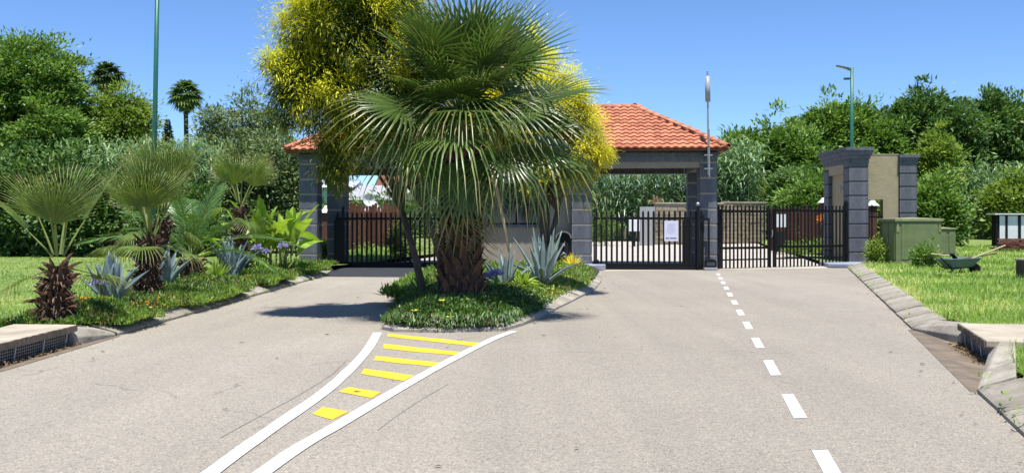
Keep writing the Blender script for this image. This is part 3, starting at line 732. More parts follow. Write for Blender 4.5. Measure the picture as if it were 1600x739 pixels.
# painted kerb foot at the pillar
fp = MB(); fp.prism([(9.72,31.5),(10.5,31.2),(11.7,32.55),(11.6,33.0),(10.0,33.3)], .0, .125)
tag(fp.build('kerb_apron', M['slate_blue'], None, bevel=.02), kind='structure')

# ---------------------------------------------------------------- street lamps
def lamp(label, loc, h, r0, r1, lean=(0,0), hd=-1):
    t = thing('street_lamp', label, 'street lamp', loc, 0, 'green street lamps')
    t.rotation_euler = (lean[0], lean[1], 0)
    MB().tube([(0,0,0),(0,0,h*.55),(0,0,h)], [r0, (r0+r1)/2, r1], 12).build('pole', M['green_pole'], t, True)
    MB().tube([(0,0,h-.12),(hd*.14,0,h-.07)], .03, 8).build('arm', M['lampgrey'], t)
    hb = MB(); hb.add([(hd*.10,-.10,h-.09),(hd*.10,.10,h-.09),(hd*.62,.07,h+.05),(hd*.62,-.07,h+.05),(hd*.10,-.07,h+.0),(hd*.10,.07,h+.0),(hd*.60,.05,h+.10),(hd*.60,-.05,h+.10)], [(0,1,2,3),(4,5,6,7),(0,1,5,4),(1,2,6,5),(2,3,7,6),(3,0,4,7)])
    hh = hb.build('lamp_head', M['lampgrey'], t, bevel=.015)
    MB().add([(hd*.2,-.06,h-.067),(hd*.2,.06,h-.067),(hd*.55,.05,h+.028),(hd*.55,-.05,h+.028)], [(0,1,2,3)]).build('lens', M['lens'], hh)
    f = MB(); f.box(hd*.30, hd*.08, -.09, .09, h-.47, h-.40) if hd < 0 else f.box(.08, .30, -.09, .09, h-.47, h-.40)
    fl = f.build('floodlight', M['lampgrey'], t, bevel=.01); MB().tube([(0,0,h-.42),(hd*.1,0,h-.43)], .02, 6).build('bracket', M['lampgrey'], fl)
    return t
p = P(1331, 352, 40); lamp('green lamp post with a flat grey lamp head and floodlight above the entrance wall', (p.x, 40, T(40)+.1), 7.45 - T(40) - .1, .075, .06)
p = P(237.5, 352, 27); lamp('tall green lamp post rising past the frame behind the row of young palms', (p.x, 27, .1), 8.2, .07, .055, (0, R(1.1)))

# ---------------------------------------------------------------- electrical cabinets
def cabinet(name, label, loc, ang, w, d, h, doors, lid=.10):
    c = thing(name, label, 'electrical box', loc, ang)
    MB().box(-.04, w+.04, -.04, d+.04, -.1, .10).build('base', M['gutter'], c, bevel=.01)
    MB().box(0, w, 0, d, .101, h-lid).build('body', M['boxgreen'], c, bevel=.008)
    l = MB(); o_ = .05; l.add([(-o_,-o_,h-lid+.001),(w+o_,-o_,h-lid+.001),(w+o_,d+o_,h-lid+.001),(-o_,d+o_,h-lid+.001),(-o_,-o_,h-.02),(w+o_,-o_,h-.02),(w+o_,d+o_,h-.02),(-o_,d+o_,h-.02),(w*.5,d*.5,h+.025)], [(3,2,1,0),(0,1,5,4),(1,2,6,5),(2,3,7,6),(3,0,4,7),(4,5,8),(5,6,8),(6,7,8),(7,4,8)])
    l.build('lid', M['boxtop'], c, bevel=.006)
    for x0, x1, z0, z1 in doors: MB().box(x0, x1, -.022, -.003, z0, z1).build('front_panel', M['boxgreen'], c, bevel=.006)
    return c
p = P(1400, 352, 31.2)
bx = cabinet('electrical_cabinet', 'big mossy green electrical cabinet with sloping lid beside the beige wall', (p.x, 31.2, .10), R(9), 1.50, .84, 1.42, [(.17, 1.38, .16, 1.26)])
for y0, y1, z0, z1, nm in ((.06, .40, .16, 1.26, 'side_door'), (.44, .78, .16, 1.26, 'side_door')):
    dd = MB().box(-.022, -.003, y0, y1, z0, z1).build(nm, M['boxgreen'], bx, bevel=.006)
MB().box(-.045, -.023, .43-.0, .46, .62, .84).build('handle', M['galv'], bx, bevel=.004)
for x in (.02, 1.41): MB().box(x, x+.07, -.018, -.003, 1.0, 1.27).build('corner_plate', M['boxtop'], bx)
p = P(1466, 352, 36.5)
c2 = cabinet('electrical_cabinet', 'small green electrical box half hidden behind the larger green cabinet', (p.x, 36.5, T(36.5)+.1), R(6), .66, .5, 1.05, [(.05, .30, .14, .93), (.40, .62, .14, .93)], .06)

# ---------------------------------------------------------------- wheelbarrow and tools
wb = thing('wheelbarrow', 'grey-blue wheelbarrow with tools standing in the grass before the green cabinet', 'wheelbarrow', (0,0,0), 0)
p = P(1497, 352, 25.2); wb.location = (p.x, 25.2, .10); wb.rotation_euler = (0, 0, R(186))
to = [(-.46,-.27,.40),(.40,-.31,.37),(.40,.31,.37),(-.46,.27,.40)]; bo = [(-.26,-.15,.17),(.24,-.20,.12),(.24,.20,.12),(-.26,.15,.17)]
ti = [(-.44,-.25,.40),(.38,-.29,.37),(.38,.29,.37),(-.44,.25,.40)]; bi = [(-.24,-.13,.19),(.22,-.18,.14),(.22,.18,.14),(-.24,.13,.19)]
mb = MB(); mb.add(to+bo+ti+bi, [(0,1,5,4),(1,2,6,5),(2,3,7,6),(3,0,4,7),(4,5,6,7),(9,8,12,13),(10,9,13,14),(11,10,14,15),(8,11,15,12),(13,12,15,14)] + [(i,(i+1)%4,8+(i+1)%4,8+i) for i in range(4)])
mb.build('tray', M['barrow'], wb)
mb = MB()
for i in range(4): mb.tube([to[i], to[(i+1)%4]], .013, 6)
mb.build('tray_rim', M['barrow'], wb)
for s_ in (-1, 1):
    MB().tube([(-.52, s_*.06, .13),(-.30, s_*.15, .17),(.30, s_*.21, .16),(.60, s_*.27, .42)], .016, 8).build('handle', M['black'], wb)
    MB().tube([(.22, s_*.20, .13),(.34, s_*.22, .0),(.12, s_*.2, .0),(.02, s_*.18, .15)], .013, 6).build('leg', M['black'], wb)
mb = MB(); nn = 20
wheel = None; 
for i in range(nn):
    for k in range(8):
        a, b_ = 2*math.pi*i/nn, 2*math.pi*k/8; r_ = .15 + .035*math.cos(b_); mb.v.append((-.44 + r_*.8*math.cos(a), .035*math.sin(b_), .12 + r_*.8*math.sin(a)))
for i in range(nn):
    for k in range(8): mb.f.append((i*8+k, ((i+1)%nn)*8+k, ((i+1)%nn)*8+(k+1)%8, i*8+(k+1)%8)); mb.m.append(0)
wheel = mb.build('wheel', M['rubber'], wb, True)
MB().tube([(-.44,-.025,.12),(-.44,.025,.12)], .09, 14).build('rim', M['black'], wheel); MB().tube([(-.44,-.05,.12),(-.44,.05,.12)], .015, 8).build('axle', M['black'], wheel)
wl_ = wb.location
rk = thing('rake', 'long pale wooden rake handle leaning out of the wheelbarrow', 'garden rake', wl_ + Vector((-.05,-.03,.24)), 0)
MB().tube([(0,0,0),(1.34,.30,.46)], .017, 8).build('handle', M['pale_wood'], rk); MB().box(-.03, .0, -.16, .16, -.02, .02).build('rake_head', M['black'], rk)
for i in range(9): MB().box(-.028, -.012, -.15+i*.036, -.14+i*.036, -.065, -.02).build('tine', M['black'], rk)
sp = thing('spade', 'black spade with a pale edge lying in the wheelbarrow tray', 'spade', wl_ + Vector((-.12,-.06,.30)), 0)
mb = MB(); mb.add([(-.14,-.10,.20),(-.02,-.12,.18),(.10,-.10,.02),(-.0,-.06,.02),(-.13,.0,.21),(-.01,-.02,.19),(.11,.0,.03),(.01,.02,.03)], [(0,1,2,3),(4,5,6,7),(0,1,5,4),(1,2,6,5),(2,3,7,6),(3,0,4,7)]); mb.build('blade', M['black'], sp, bevel=.004)
MB().tube([(-.03,-.125,.185),(.11,-.11,.0)], .014, 6).build('pale_edge', M['antenna'], sp); MB().tube([(-.1,-.05,.15),(-.55,.05,.20)], .016, 8).build('handle', M['pale_wood'], sp)
pk = thing('long_pole', 'darker wooden pole resting across the wheelbarrow beside the rake', 'pole', wl_ + Vector((.1,.12,.36)), 0)
MB().tube([(0,0,0),(1.02,.25,.14)], .015, 8).build('pole_shaft', M['bark'], pk)

# ---------------------------------------------------------------- shed, brick stack, stump on the right lawn
p = P(1556, 352, 45)
sh = thing('garden_shed', 'low shed of pale sheets between dark posts with a flat white roof', 'shed', (p.x, 45, T(45)+.1), 0)
MB().box(.05, 5.0, .08, .5, 0, 1.44).build('wall', M['dark'], sh)
for i, (a, b_) in enumerate(((.18,.42),(.52,.98),(1.12,1.78),(1.90,2.6),(2.75,3.4),(3.5,4.2))): MB().box(a, b_, .02, .079, .25, 1.40).build('sheet_panel', M['whitepaint'], sh)
for a in (0, .43, .99, 1.79, 2.62, 3.41, 4.22): MB().box(a, a+.09, -.015, .078, -.1, 1.44).build('post', M['black'], sh)
MB().box(-.10, 5.1, -.12, .7, 1.442, 1.50).build('roof', M['roofwhite'], sh, bevel=.01)
st = thing('brick_stack', 'stack of reddish brown bricks on a pallet before the pale shed', 'brick stack', (P(1557,352,41).x, 41, T(41)+.1), R(-7))
bk = MB().box(-.11, .11, -.05, .05, 0, .07).mesh('brick', M['brick'])
for r_ in range(5):
    for i in range(12):
        put('brick', bk, st, (.14 + i*.232 + (.116 if r_ % 2 else 0), rnd.uniform(-.02,.02), .16+r_*.074), (0,0,rnd.uniform(-.05,.05)), bevel=.004)
mb = MB(); mb.box(0, 2.95, -.05, .75, .10, .158)
for x in (.1, 1.4, 2.7): mb.box(x, x+.12, -.02, .7, -.05, .099)
mb.build('pallet', M['wood_dark'], st)
p = G(1601, 437, .1); stp = thing('concrete_stump', 'short grey concrete stump at the edge of the lawn', 'stump', (p.x+.05, p.y, .08), .2)
MB().box(-.17, .17, -.15, .15, -.05, .44).build('stump_body', M['bark'], stp, bevel=.02); MB().box(-.18, .18, -.16, .16, .441, .49).build('cap', M['slab'], stp, bevel=.012)

# ---------------------------------------------------------------- fences, walls and buildings beyond the gates
def plank_fence(label, A, B, h, pw, mat, gap=.02, name='timber_fence', jitter=.06, cat='fence', top=.04):
    A, B = Vector(A), Vector(B); d = B-A; L = math.hypot(d.x, d.y); ang = math.atan2(d.y, d.x)
    f = thing(name, label, cat, A, ang); n = int(L/(pw+gap))
    w = pw; me = MB().add([(-w/2,-.012,0),(w/2,-.012,0),(w/2,.012,0),(-w/2,.012,0),(-w/2,-.012,h-top),(w/2,-.012,h-top),(w/2,.012,h-top),(-w/2,.012,h-top),(-w*.2,-.012,h),(w*.2,-.012,h),(w*.2,.012,h),(-w*.2,.012,h)],
        [(0,1,5,4),(1,2,6,5),(2,3,7,6),(3,0,4,7),(4,5,9,8),(5,6,10,9),(6,7,11,10),(7,4,8,11),(8,9,10,11)]).mesh('plank', mat)
    for i in range(min(n, 290)):
        x = (i+.5)*L/n; put('plank', me, f, (x, rnd.uniform(-.01,.01), d.z*x/L - .05), (0, rnd.uniform(-.012,.012), 0), (1,1,1+rnd.uniform(-jitter,jitter)))
    sl = d.z/L
    for z in (.35, h*.78): MB().add([(0,.02,z),(L,.02,z+d.z),(L,.06,z+d.z),(0,.06,z),(0,.02,z+.08),(L,.02,z+.08+d.z),(L,.06,z+.08+d.z),(0,.06,z+.08)], [(0,1,5,4),(1,2,6,5),(2,3,7,6),(3,0,4,7),(4,5,6,7),(0,3,2,1)]).build('rail', mat, f)
    return f
gz = lambda x, y: (x, y, T(y)+.1)
pf = lambda px, y: gz((px-800)/F*y, y)
plank_fence('tall brown timber plank fence with pointed tops seen through the gate behind the trunks', pf(541, 42), pf(627, 44), 1.95, .135, M['wood'])
plank_fence('reddish brown timber fence in the garden behind the swing gates', pf(1204, 43), pf(1300, 41), 1.75, .12, M['wood_dark'])
plank_fence('dark timber fence at the foot of the dense trees on the lawn\'s shady side', pf(-160, 38.5), pf(190, 38.5), 1.6, .14, M['wood_dark'], .03)
plank_fence('weathered brown fence under the trees beyond the shed', pf(1480, 75), pf(1720, 75), 1.65, .22, M['wood_dark'], .05)
# block wall behind the drive
bw = thing('block_wall', 'long wall of pale rough blocks along the drive behind the gates', 'wall', (0,0,0), 0)
def blockrun(A, B, h):
    A, B = Vector(A), Vector(B); d = B-A; L = math.hypot(d.x, d.y); ang = math.atan2(d.y, d.x)
    Rm = Matrix.Translation(A) @ Matrix.Rotation(ang, 4, 'Z'); mb = MB(); core = MB()
    core.box(0, L, .03, .2, -.3, h-.02, 0, Rm); core.build('wall_core', M['joint'], bw)
    nr = int(h/.2)
    for r_ in range(nr):
        x = -.2 if r_ % 2 else 0
        while x < L:
            a, b_ = max(0, x+.012), min(L, x+.39); y = rnd.uniform(-.02,.02)
            if b_ > a+.03: mb.box(a, b_, y, .1, r_*.2+.01, r_*.2+.19, 0, Rm)
            x += .4
    tag(mb.build('block_course', M['block'], bw), kind='stuff')
    cp_ = MB(); cp_.box(-.02, L+.02, -.05, .25, h, h+.07, 0, Rm); cp_.build('coping', M['slab'], bw)
blockrun(pf(1024, 51), pf(1130, 52), 1.95); blockrun(pf(1131, 52), pf(1197, 53), 2.0)
g_ = MB(); A = Vector(pf(1000, 50)); g_.box(A.x, A.x+.72, A.y, A.y+.2, A.z-.2, A.z+1.8); g_.build('end_panel', pm('grey_render', (.30,.30,.30), .1, 3), bw)
mb_ = thing('meter_box', 'pale grey meter box on a post in front of the reeds', 'meter box', pf(991, 49), 0)
MB().box(-.26, .26, -.1, .1, .62, 1.18).build('box_body', M['whitepaint'], mb_, bevel=.02); MB().box(-.05, .05, -.05, .05, -.2, .619).build('post', M['black'], mb_)
sg = thing('sign_board', 'blank pale sign board on dark posts in the garden behind the swing gates', 'sign', pf(1221, 41), 0)
MB().box(-.24, .24, -.02, .02, .98, 1.50).build('board', M['whitepaint'], sg)
for x in (-.2, .2): MB().box(x-.03, x+.03, .021, .07, -.2, 1.5).build('post', M['black'], sg)
MB().box(-.17, .17, -.06, .06, .0, .8).build('plinth', M['dark'], sg)
# white capped pillars in the gardens behind
def capped(label, px, y, w, h, pyt):
    loc = pf(px, y); zt = CAM_H + (HOR-pyt)/F*y - loc[2]
    c = thing('lantern_pillar', label, 'pillar', loc, 0, 'white capped pillars')
    MB().box(-w*.32, w*.32, -w*.32, w*.32, -.2, zt-h).build('pillar_shaft', M['wood_dark'], c)
    mb = MB(); mb.add([(-w/2,-w/2,zt-h+.001),(w/2,-w/2,zt-h+.001),(w/2,w/2,zt-h+.001),(-w/2,w/2,zt-h+.001),(-w*.28,-w*.28,zt-h*.5),(w*.28,-w*.28,zt-h*.5),(w*.28,w*.28,zt-h*.5),(-w*.28,w*.28,zt-h*.5),(-w*.16,-w*.16,zt),(w*.16,-w*.16,zt),(w*.16,w*.16,zt),(-w*.16,w*.16,zt)],
        [(3,2,1,0),(0,1,5,4),(1,2,6,5),(2,3,7,6),(3,0,4,7),(4,5,9,8),(5,6,10,9),(6,7,11,10),(7,4,8,11),(8,9,10,11)])
    mb.build('cap', M['roofwhite'], c)
capped('pillar with a white pyramid cap rising above the brown plank fence', 583, 44.5, .80, .42, 315)
capped('pillar with a white pyramid cap glimpsed between the two slate columns', 512, 44, .62, .32, 321)
capped('pillar with a white cap peeping over the swing gate beside the lettered wall', 1287, 40, .40, .20, 309)
capped('pillar with a white cap inside the barred opening of the beige wall', 1363, 41, .44, .22, 313)
def house(label, loc, ang, w, d, h, rise, wallm, roofm, wins):
    hs = thing('house', label, 'house', loc, ang)
    MB().box(0, w, 0, d, -.3, h).build('wall', wallm, hs)
    mb = MB(); o_ = .35; mb.add([(-o_,-o_,h+.005),(w+o_,-o_,h+.005),(w+o_,d+o_,h+.005),(-o_,d+o_,h+.005),(-o_,d/2,h+rise),(w+o_,d/2,h+rise)], [(3,2,1,0),(0,1,5,4),(2,3,4,5),(1,2,5),(3,0,4)])
    mb.build('roof', roofm, hs)
    for a, b_, z0, z1 in wins:
        f = MB().box(a, b_, -.05, -.002, z0, z1).build('window', M['roofwhite'], hs); MB().box(a+.06, b_-.06, -.06, -.051, z0+.06, z1-.06).build('pane', M['glass'], f)
    return hs
h1 = house('pale roofed house behind the brown plank fence', (P(541,352,62).x, 62, T(62)+.1), R(-14), 3.2, 6, 2.2, 1.0, M['wallbeige'], pm('dull_roof_sheet', (.34,.35,.36), .1, 3), [(.6,1.4,.9,1.9),(1.9,2.7,.9,1.9)])
house('mint green house wall seen between the slate columns', (P(490,352,64).x, 64, T(64)+.1), 0, 2.2, 5, 3.0, .5, M['mint'], M['roofwhite'], [(.4,1.0,1.0,1.9)])
house('distant house with an orange roof behind the gate and palm leaves', (P(592,352,80).x, 80, T(80)+.1), R(-6), 6, 7, 3.3, 1.7, M['wallbeige'], M['under'], [(1,2.2,1,2.2),(3.4,4.6,1,2.2)])
sd_ = thing('satellite_dish', 'round white satellite dish above the plank fence', 'satellite dish', P(577, 312, 50), 0)
mb = MB(); n = 16
for j in range(4):
    for i in range(n): a = 2*math.pi*i/n; r_ = .30*j/3; mb.v.append((r_*math.cos(a), -.10*(j/3)**2, r_*math.sin(a)))
for j in range(3):
    for i in range(n): mb.f.append((j*n+i, j*n+(i+1)%n, (j+1)*n+(i+1)%n, (j+1)*n+i)); mb.m.append(0)
mb.build('dish', M['roofwhite'], sd_, True); zb = -(sd_.location.z - T(50)); MB().tube([(0,.03,0),(0,.06,zb)], .03, 6).build('pole', M['galv'], sd_); MB().tube([(0,-.05,-.3),(0,-.35,-.02)], .012, 5).build('feed_arm', M['galv'], sd_)
# low fence beside the left column
lf_ = plank_fence('low black palisade fence between the paddle-leaved plant and the gatehouse', (-8.6, 30.6, .1), (-6.3, 30.9, .1), 1.5, .04, M['black'], .10, 'palisade_fence', 0)

# ================================================================ plants
def fan_mesh(name, mat, seed, lp, rad, n=34, spread=140, droop=.25, tip=.25, cup=.10, bend=.15, wmul=1.0, dead=False):
    """a palmate frond: petiole along +x, blade of folded segments"""
    r = random.Random(seed); V = []; Q = []; t = []; mi = []
    pet = [(0,0,0)] ; K = 4
    for k in range(K+1):
        x = lp*k/K; z = -bend*lp*(k/K)**2; w = .020*(1-.45*k/K)
        V += [(x,-w,z),(x,0,z+w*.9),(x,w,z),(x,0,z-w*.5)]
    for k in range(K):
        b_ = 4*k
        for j in range(4): Q.append((b_+j, b_+(j+1)%4, b_+4+(j+1)%4, b_+4+j)); t.append(.5); mi.append(1)
    hx, hz = lp, -bend*lp; sl = -2*bend*.6                # blade continues the petiole's slope
    A = R(spread); da = 2*A/n
    for i in range(n):
        th = -A + (i+.5)*da + r.uniform(-.15,.15)*da; ln = rad*(1 - .22*(abs(th)/A)**2)*r.uniform(.93,1.05)
        dx, dy = math.cos(th), math.sin(th); px, py = -dy, dx; s0 = len(V); sd = r.uniform(.7,1.4)
        for q, (f, wf) in enumerate(((.03,1),(.36,1),(.60,.56),(.83,.30),(1.0,.03))):
            rr = ln*f; w = min(f,.38)*ln*math.tan(da/2)*1.02*wf*wmul; z = hz + sl*dx*rr - droop*rad*f*f*(1-.35*dx) + cup*rad*abs(dy)*f*(1 if not dead else -1)
            rr2 = rr
            if f > .6: z -= tip*rad*(f-.6)**1.6*2.2*sd; rr2 = rr - tip*rad*(f-.6)**2*.8*sd
            c = (hx + dx*rr2, dy*rr2, z); fo = w*.55
            V += [(c[0]-px*w, c[1]-py*w, c[2]-fo*.5), (c[0], c[1], c[2]+fo*.5), (c[0]+px*w, c[1]+py*w, c[2]-fo*.5)]
        base = r.uniform(-.05,.6)
        for q in range(4):
            for j in range(2): k = s0+3*q+j; Q.append((k,k+1,k+4,k+3)); t.append(min(1, base + (.1,.2,.35,.62)[q])); mi.append(0)
    return np_mesh(name, V, Q, [mat, M['petiole'] if not dead else M['deadstalk']], t, mi)
FAN_BIG = [fan_mesh('fan_frond', M['fan'], i, lp, rd, nn, sp, d, tp, cu, b_) for i, (lp, rd, nn, sp, d, tp, cu, b_) in enumerate((
    (.80,.95,32,112,.06,.08,.12,.04),(.92,.90,30,120,.10,.14,.18,.06),(.84,.94,32,124,.18,.30,.14,.14),(.80,.98,32,118,.34,.55,.10,.2),(.70,1.0,32,122,.46,.75,.06,.28),(.62,.98,32,120,.42,.85,.04,.3),(.26,.92,28,105,.30,.45,.10,.12)))]
FAN_DEAD = [fan_mesh('dry_frond', M['fan_dead'], 40+i, .6, .85, 22, 60, .6, .5, .0, .3, .8, True) for i in range(2)]
FAN_YNG = [fan_mesh('fan_frond', M['fan_y'], 20+i, lp, rd, 34, sp, d, tp, cu, b_) for i, (lp, rd, sp, d, tp, cu, b_) in enumerate(((.46,.70,74,.03,.04,.20,.02),(.52,.64,84,.08,.12,.24,.06),(.42,.52,110,.24,.40,.14,.2)))]
def boot_mesh(mat, L=.20, w=.12):
    mb = MB(); v = []
    for f, ww, th, z in ((0,1.0,.05,0),(.5,.78,.045,.02),(.85,.5,.03,.01),(1,.22,.015,-.01)):
        v += [(L*f,-w*ww/2,z-th*.3),(L*f,0,z+th*.7),(L*f,w*ww/2,z-th*.3)]
    mb.add(v, [(3*k+j,3*k+j+1,3*k+j+4,3*k+j+3) for k in range(3) for j in range(2)] + [(0,3,5,2),(3,6,8,5),(6,9,11,8),(9,10,11)])
    return mb.mesh('boot', mat)
BOOT = boot_mesh(M['boot']); BOOT_R = boot_mesh(M['boot_red'], .17, .075)
def trunk(parent, h, r0, r1, nb, boot, el0, el1, scale=1.0, lean=(0,0), shag=.0):
    k = 9; pts = [(lean[0]*(i/k)**1.3, lean[1]*(i/k)**1.3, -.15 + (h+.15)*i/k) for i in range(k+1)]
    rr = [r0*(1.12 if i == 0 else 1)*(1-i/k) + r1*i/k for i in range(k+1)]
    MB().tube(pts, [x*.92 for x in rr], 14).build('trunk', M['fibre'], parent, True)
    for i in range(nb):
        f = (i+.5)/nb; z = h*f*.98; az = i*2.39996 + rnd.uniform(-.12,.12); r_ = (r0*(1-f)+r1*f)*.86
        e = R(rnd.uniform(el0, el1)); x0 = lean[0]*f**1.3; y0 = lean[1]*f**1.3
        put('boot', boot, parent, (x0+math.cos(az)*r_, y0+math.sin(az)*r_, z), (rnd.uniform(-.35,.35)*(1+2*shag), -e, az + rnd.uniform(-.5,.5)*shag), (scale*rnd.uniform(.75-.3*shag,1.25+.4*shag), scale*rnd.uniform(.75-.3*shag,1.2+.2*shag), scale*rnd.uniform(.6,1.3)))
    if shag:
        lv = Leaves(); n = 420; f = rng.uniform(0,1,n); az = rng.uniform(0,6.28,n); r_ = (r0*(1-f)+r1*f)*.95
        D = np.stack([np.cos(az), np.sin(az), rng.uniform(-.6,1.2,n)],1); lv.strip(np.stack([np.cos(az)*r_+lean[0]*f**1.3, np.sin(az)*r_+lean[1]*f**1.3, h*f],1), D, rng.uniform(.05,.17,n), rng.uniform(.006,.022,n), rng.uniform(0,1,n), .5, 2)
        tag(put('trunk_fibre', lv.mesh('trunk_fibre', M['twig']), parent), kind='stuff')
def fronds(parent, hub, meshes, spec, scale=1.0, roll=24):
    """spec = [(azimuth deg, elevation deg, variant, scale)]"""
    for az, el, v, s_ in spec:
        put('frond', meshes[v], parent, (hub[0]+math.cos(R(az))*.06, hub[1]+math.sin(R(az))*.06, hub[2] + .16*math.sin(R(el))), (R(rnd.uniform(-roll,roll)), -R(el), R(az)), s_*scale)

# ---- the big palm on the island
bp = thing('fan_palm', 'big shaggy fan palm with a thick scaly trunk at the nose of the traffic island', 'palm', (-.70, 14.0, .15))
trunk(bp, 2.45, .33, .24, 195, BOOT, 56, 84, 1.0, (0,0), .25)
r2 = random.Random(5)
# (azimuth, elevation, variant, scale, roll): fronds as they stand in the crown
CROWN = [
 # upright heart
 (100,84,0,1.0,0),(60,76,0,1.05,25),(130,74,1,1.0,-25),(-95,82,0,.95,5),(-60,78,1,.95,12),(20,70,0,1.05,40),(160,72,0,1.05,-40),
 # upper fans turned to the road
 (-128,58,0,1.08,-22),(-52,60,1,1.08,24),(172,54,0,1.08,-52),(6,52,0,1.08,52),(-150,46,1,1.0,-38),(-28,44,1,1.05,38),
 # far side
 (90,62,1,1.0,0),(120,46,1,1.0,-20),(62,44,1,1.0,18),(95,24,2,1.0,0),(140,18,2,1.0,10),(45,16,2,1.0,-10),(110,-12,3,.95,0),(70,-16,3,.95,0),
 # level fans out to the sides
 (178,22,1,.98,-30),(3,18,1,1.08,30),(-14,6,2,1.04,34),(-118,22,1,.72,-10),(-70,26,1,.74,14),
 # inner and middle fans
 (-105,40,1,.78,-14),(-72,44,1,.80,12),(-90,30,2,.74,4),(-122,44,1,.86,-34),(-56,46,1,.86,34),(-100,62,0,.84,-10),(-78,66,0,.84,12),(-140,14,3,.98,-30),(-38,12,3,.98,30),(-86,8,3,.80,0),(135,34,1,1.0,-20),(48,32,1,1.0,20),(90,40,1,.9,0),(-98,18,2,.66,0),
 (-90,46,6,.95,0),(-60,30,6,.95,12),(-120,28,6,.95,-12),(-20,34,6,1.0,30),(-160,32,6,1.0,-30),
 (-100,8,6,.95,-4),(-75,2,6,1.0,6),(180,6,6,1.0,-20),(0,8,6,1.0,20),(-130,20,6,1.0,-20),(-48,22,6,1.0,20),
 # big drooping fans
 (-168,4,3,.94,-26),(-10,-4,3,1.10,24),(-92,-6,4,1.0,4),(-140,-14,3,.92,-22),(-45,-14,3,1.0,22),(168,-14,4,.88,-10),(12,-18,4,1.0,10),
 # skirt
 (-84,-50,3,.86,4),(-118,-42,4,.78,-12),(-34,-44,4,.82,14),(150,-46,4,.8,0),(30,-46,4,.8,0)]
for az, el, v, sc_, ro in CROWN:
    az += r2.uniform(-7,7); el += r2.uniform(-5,5); k = sc_*r2.uniform(.88,1.12)
    put('frond', FAN_BIG[v], bp, (math.cos(R(az))*.07, math.sin(R(az))*.07, 2.56 + .16*math.sin(R(el))), (R(ro + r2.uniform(-10,10)), -R(el), R(az)), (k, k*r2.uniform(.9,1.08), k))
for az, el in ((-40,-78),(-20,-70),(-100,-84),(-150,-75),(30,-72),(150,-74)): put('dry_frond', rnd.choice(FAN_DEAD), bp, (.1*math.cos(R(az)),.1*math.sin(R(az)),2.05), (R(rnd.uniform(-20,20)), -R(el), R(az)), .95)
MB().tube([(.22,-.25,2.25),(.46,-.55,1.8),(.60,-.62,1.15),(.66,-.6,.8)], [.022,.026,.02,.012], 7).build('dry_stalk', M['deadstalk'], bp, True)
# ---- young palms along the left kerb
def young(label, loc, h, r0, r1, nb, hub, n1, n2, n3, sc_, extra=(), lean=(0,0), seed=1, front=True):
    p = thing('fan_palm', label, 'palm', loc, 0, 'young palms along the left kerb')
    trunk(p, h, r0*.88, r1*.9, nb, BOOT_R, 8, 66, .88, lean, .9)
    q = random.Random(seed); sp = []
    for i in range(n1): sp.append((i*360/n1 + q.uniform(-15,15), q.uniform(68,85), q.choice((0,1)), q.uniform(.9,1.1)))
    for i in range(n2): sp.append((20+i*360/n2 + q.uniform(-15,15), q.uniform(50,70), q.choice((0,1,1)), q.uniform(.9,1.1)))
    for i in range(n3): sp.append((40+i*360/n3 + q.uniform(-15,15), q.uniform(-25,8), 2, q.uniform(.75,1.0)))
    fronds(p, (lean[0], lean[1], hub), FAN_YNG, sp + list(extra), sc_)
    return p
young('young fan palm with a shaggy brown trunk nearest the drain inlet', (-5.36, 12.0, .14), .68, .19, .10, 95, .66, 4, 2, 2, .98, ((-80,80,0,1.0),(-75,64,0,.9)), (.04,0), 1)
young('young fan palm between two blue agaves, wide crown of tall fans', (-5.55, 15.6, .15), .95, .20, .14, 95, .84, 5, 4, 3, 1.08, ((-90,80,0,1.05),(-100,60,1,.95)), (.05,0), 2)
young('young fan palm just behind and above the second agave, crown overlapping its neighbour', (-6.05, 17.6, .15), 1.25, .17, .13, 80, 1.22, 5, 5, 2, 1.12, ((-90,70,0,1.),), (.03,0), 3)
young('young fan palm farthest along the row, slim red-brown trunk among the lime paddle leaves', (-6.25, 23.6, .15), 1.55, .15, .13, 75, 1.50, 6, 6, 4, 1.15, (), (.0,0), 4)
# feather palm
def feather_mesh(seed, L=1.9, arch=.55):
    r = np.random.default_rng(seed); lv = Leaves(); n = 46; t = np.linspace(.16, .99, n)
    def pt(t): return np.stack([L*t*(1-.12*t), 0*t, -arch*L*t**2.4*.55], 1)
    c = pt(t); tg = nrm(pt(t+.01) - c)
    for s_ in (-1, 1):
        d = tg*.75 + np.array([0, s_, 0])*.75 + np.array([0,0,1])*.28 + r.normal(size=(n,3))*.06
        ll = .36*np.sin(np.pi*np.clip(t*.9+.08,0,1))**.6 + .05
        lv.strip(c, d, ll, .015, r.uniform(0,1,n), .28, 3, [.7,1,.7,.05])
    V = np.concatenate(lv.V); Q = np.concatenate(lv.Q); tn = np.concatenate(lv.t); mi = np.zeros(len(Q), int)
    tt = np.linspace(0,1,9); c = pt(tt); w = .016*(1-.8*tt)[:,None]; o = len(V)
    rows = np.stack([c+np.array([0,-1,0])*w, c+np.array([0,0,1])*w, c+np.array([0,1,0])*w], 1).reshape(-1,3)
    q = [(o+3*k+j,o+3*k+j+1,o+3*k+j+4,o+3*k+j+3) for k in range(8) for j in range(2)]
    return np_mesh('feather_frond', np.concatenate([V, rows]), np.concatenate([Q, np.array(q)]), [M['feather'], M['petiole']], np.concatenate([tn, np.full(16,.5)]), np.concatenate([mi, np.ones(16, int)]))
FEA = [feather_mesh(i, 2.0, a) for i, a in enumerate((.35,.7,1.0))]
fp_ = thing('feather_palm', 'young feather palm with arching pinnate fronds between the fan palms', 'palm', (-6.45, 20.6, .15))
trunk(fp_, .45, .22, .18, 46, BOOT_R, 15, 70, .9, (0,0), .8)
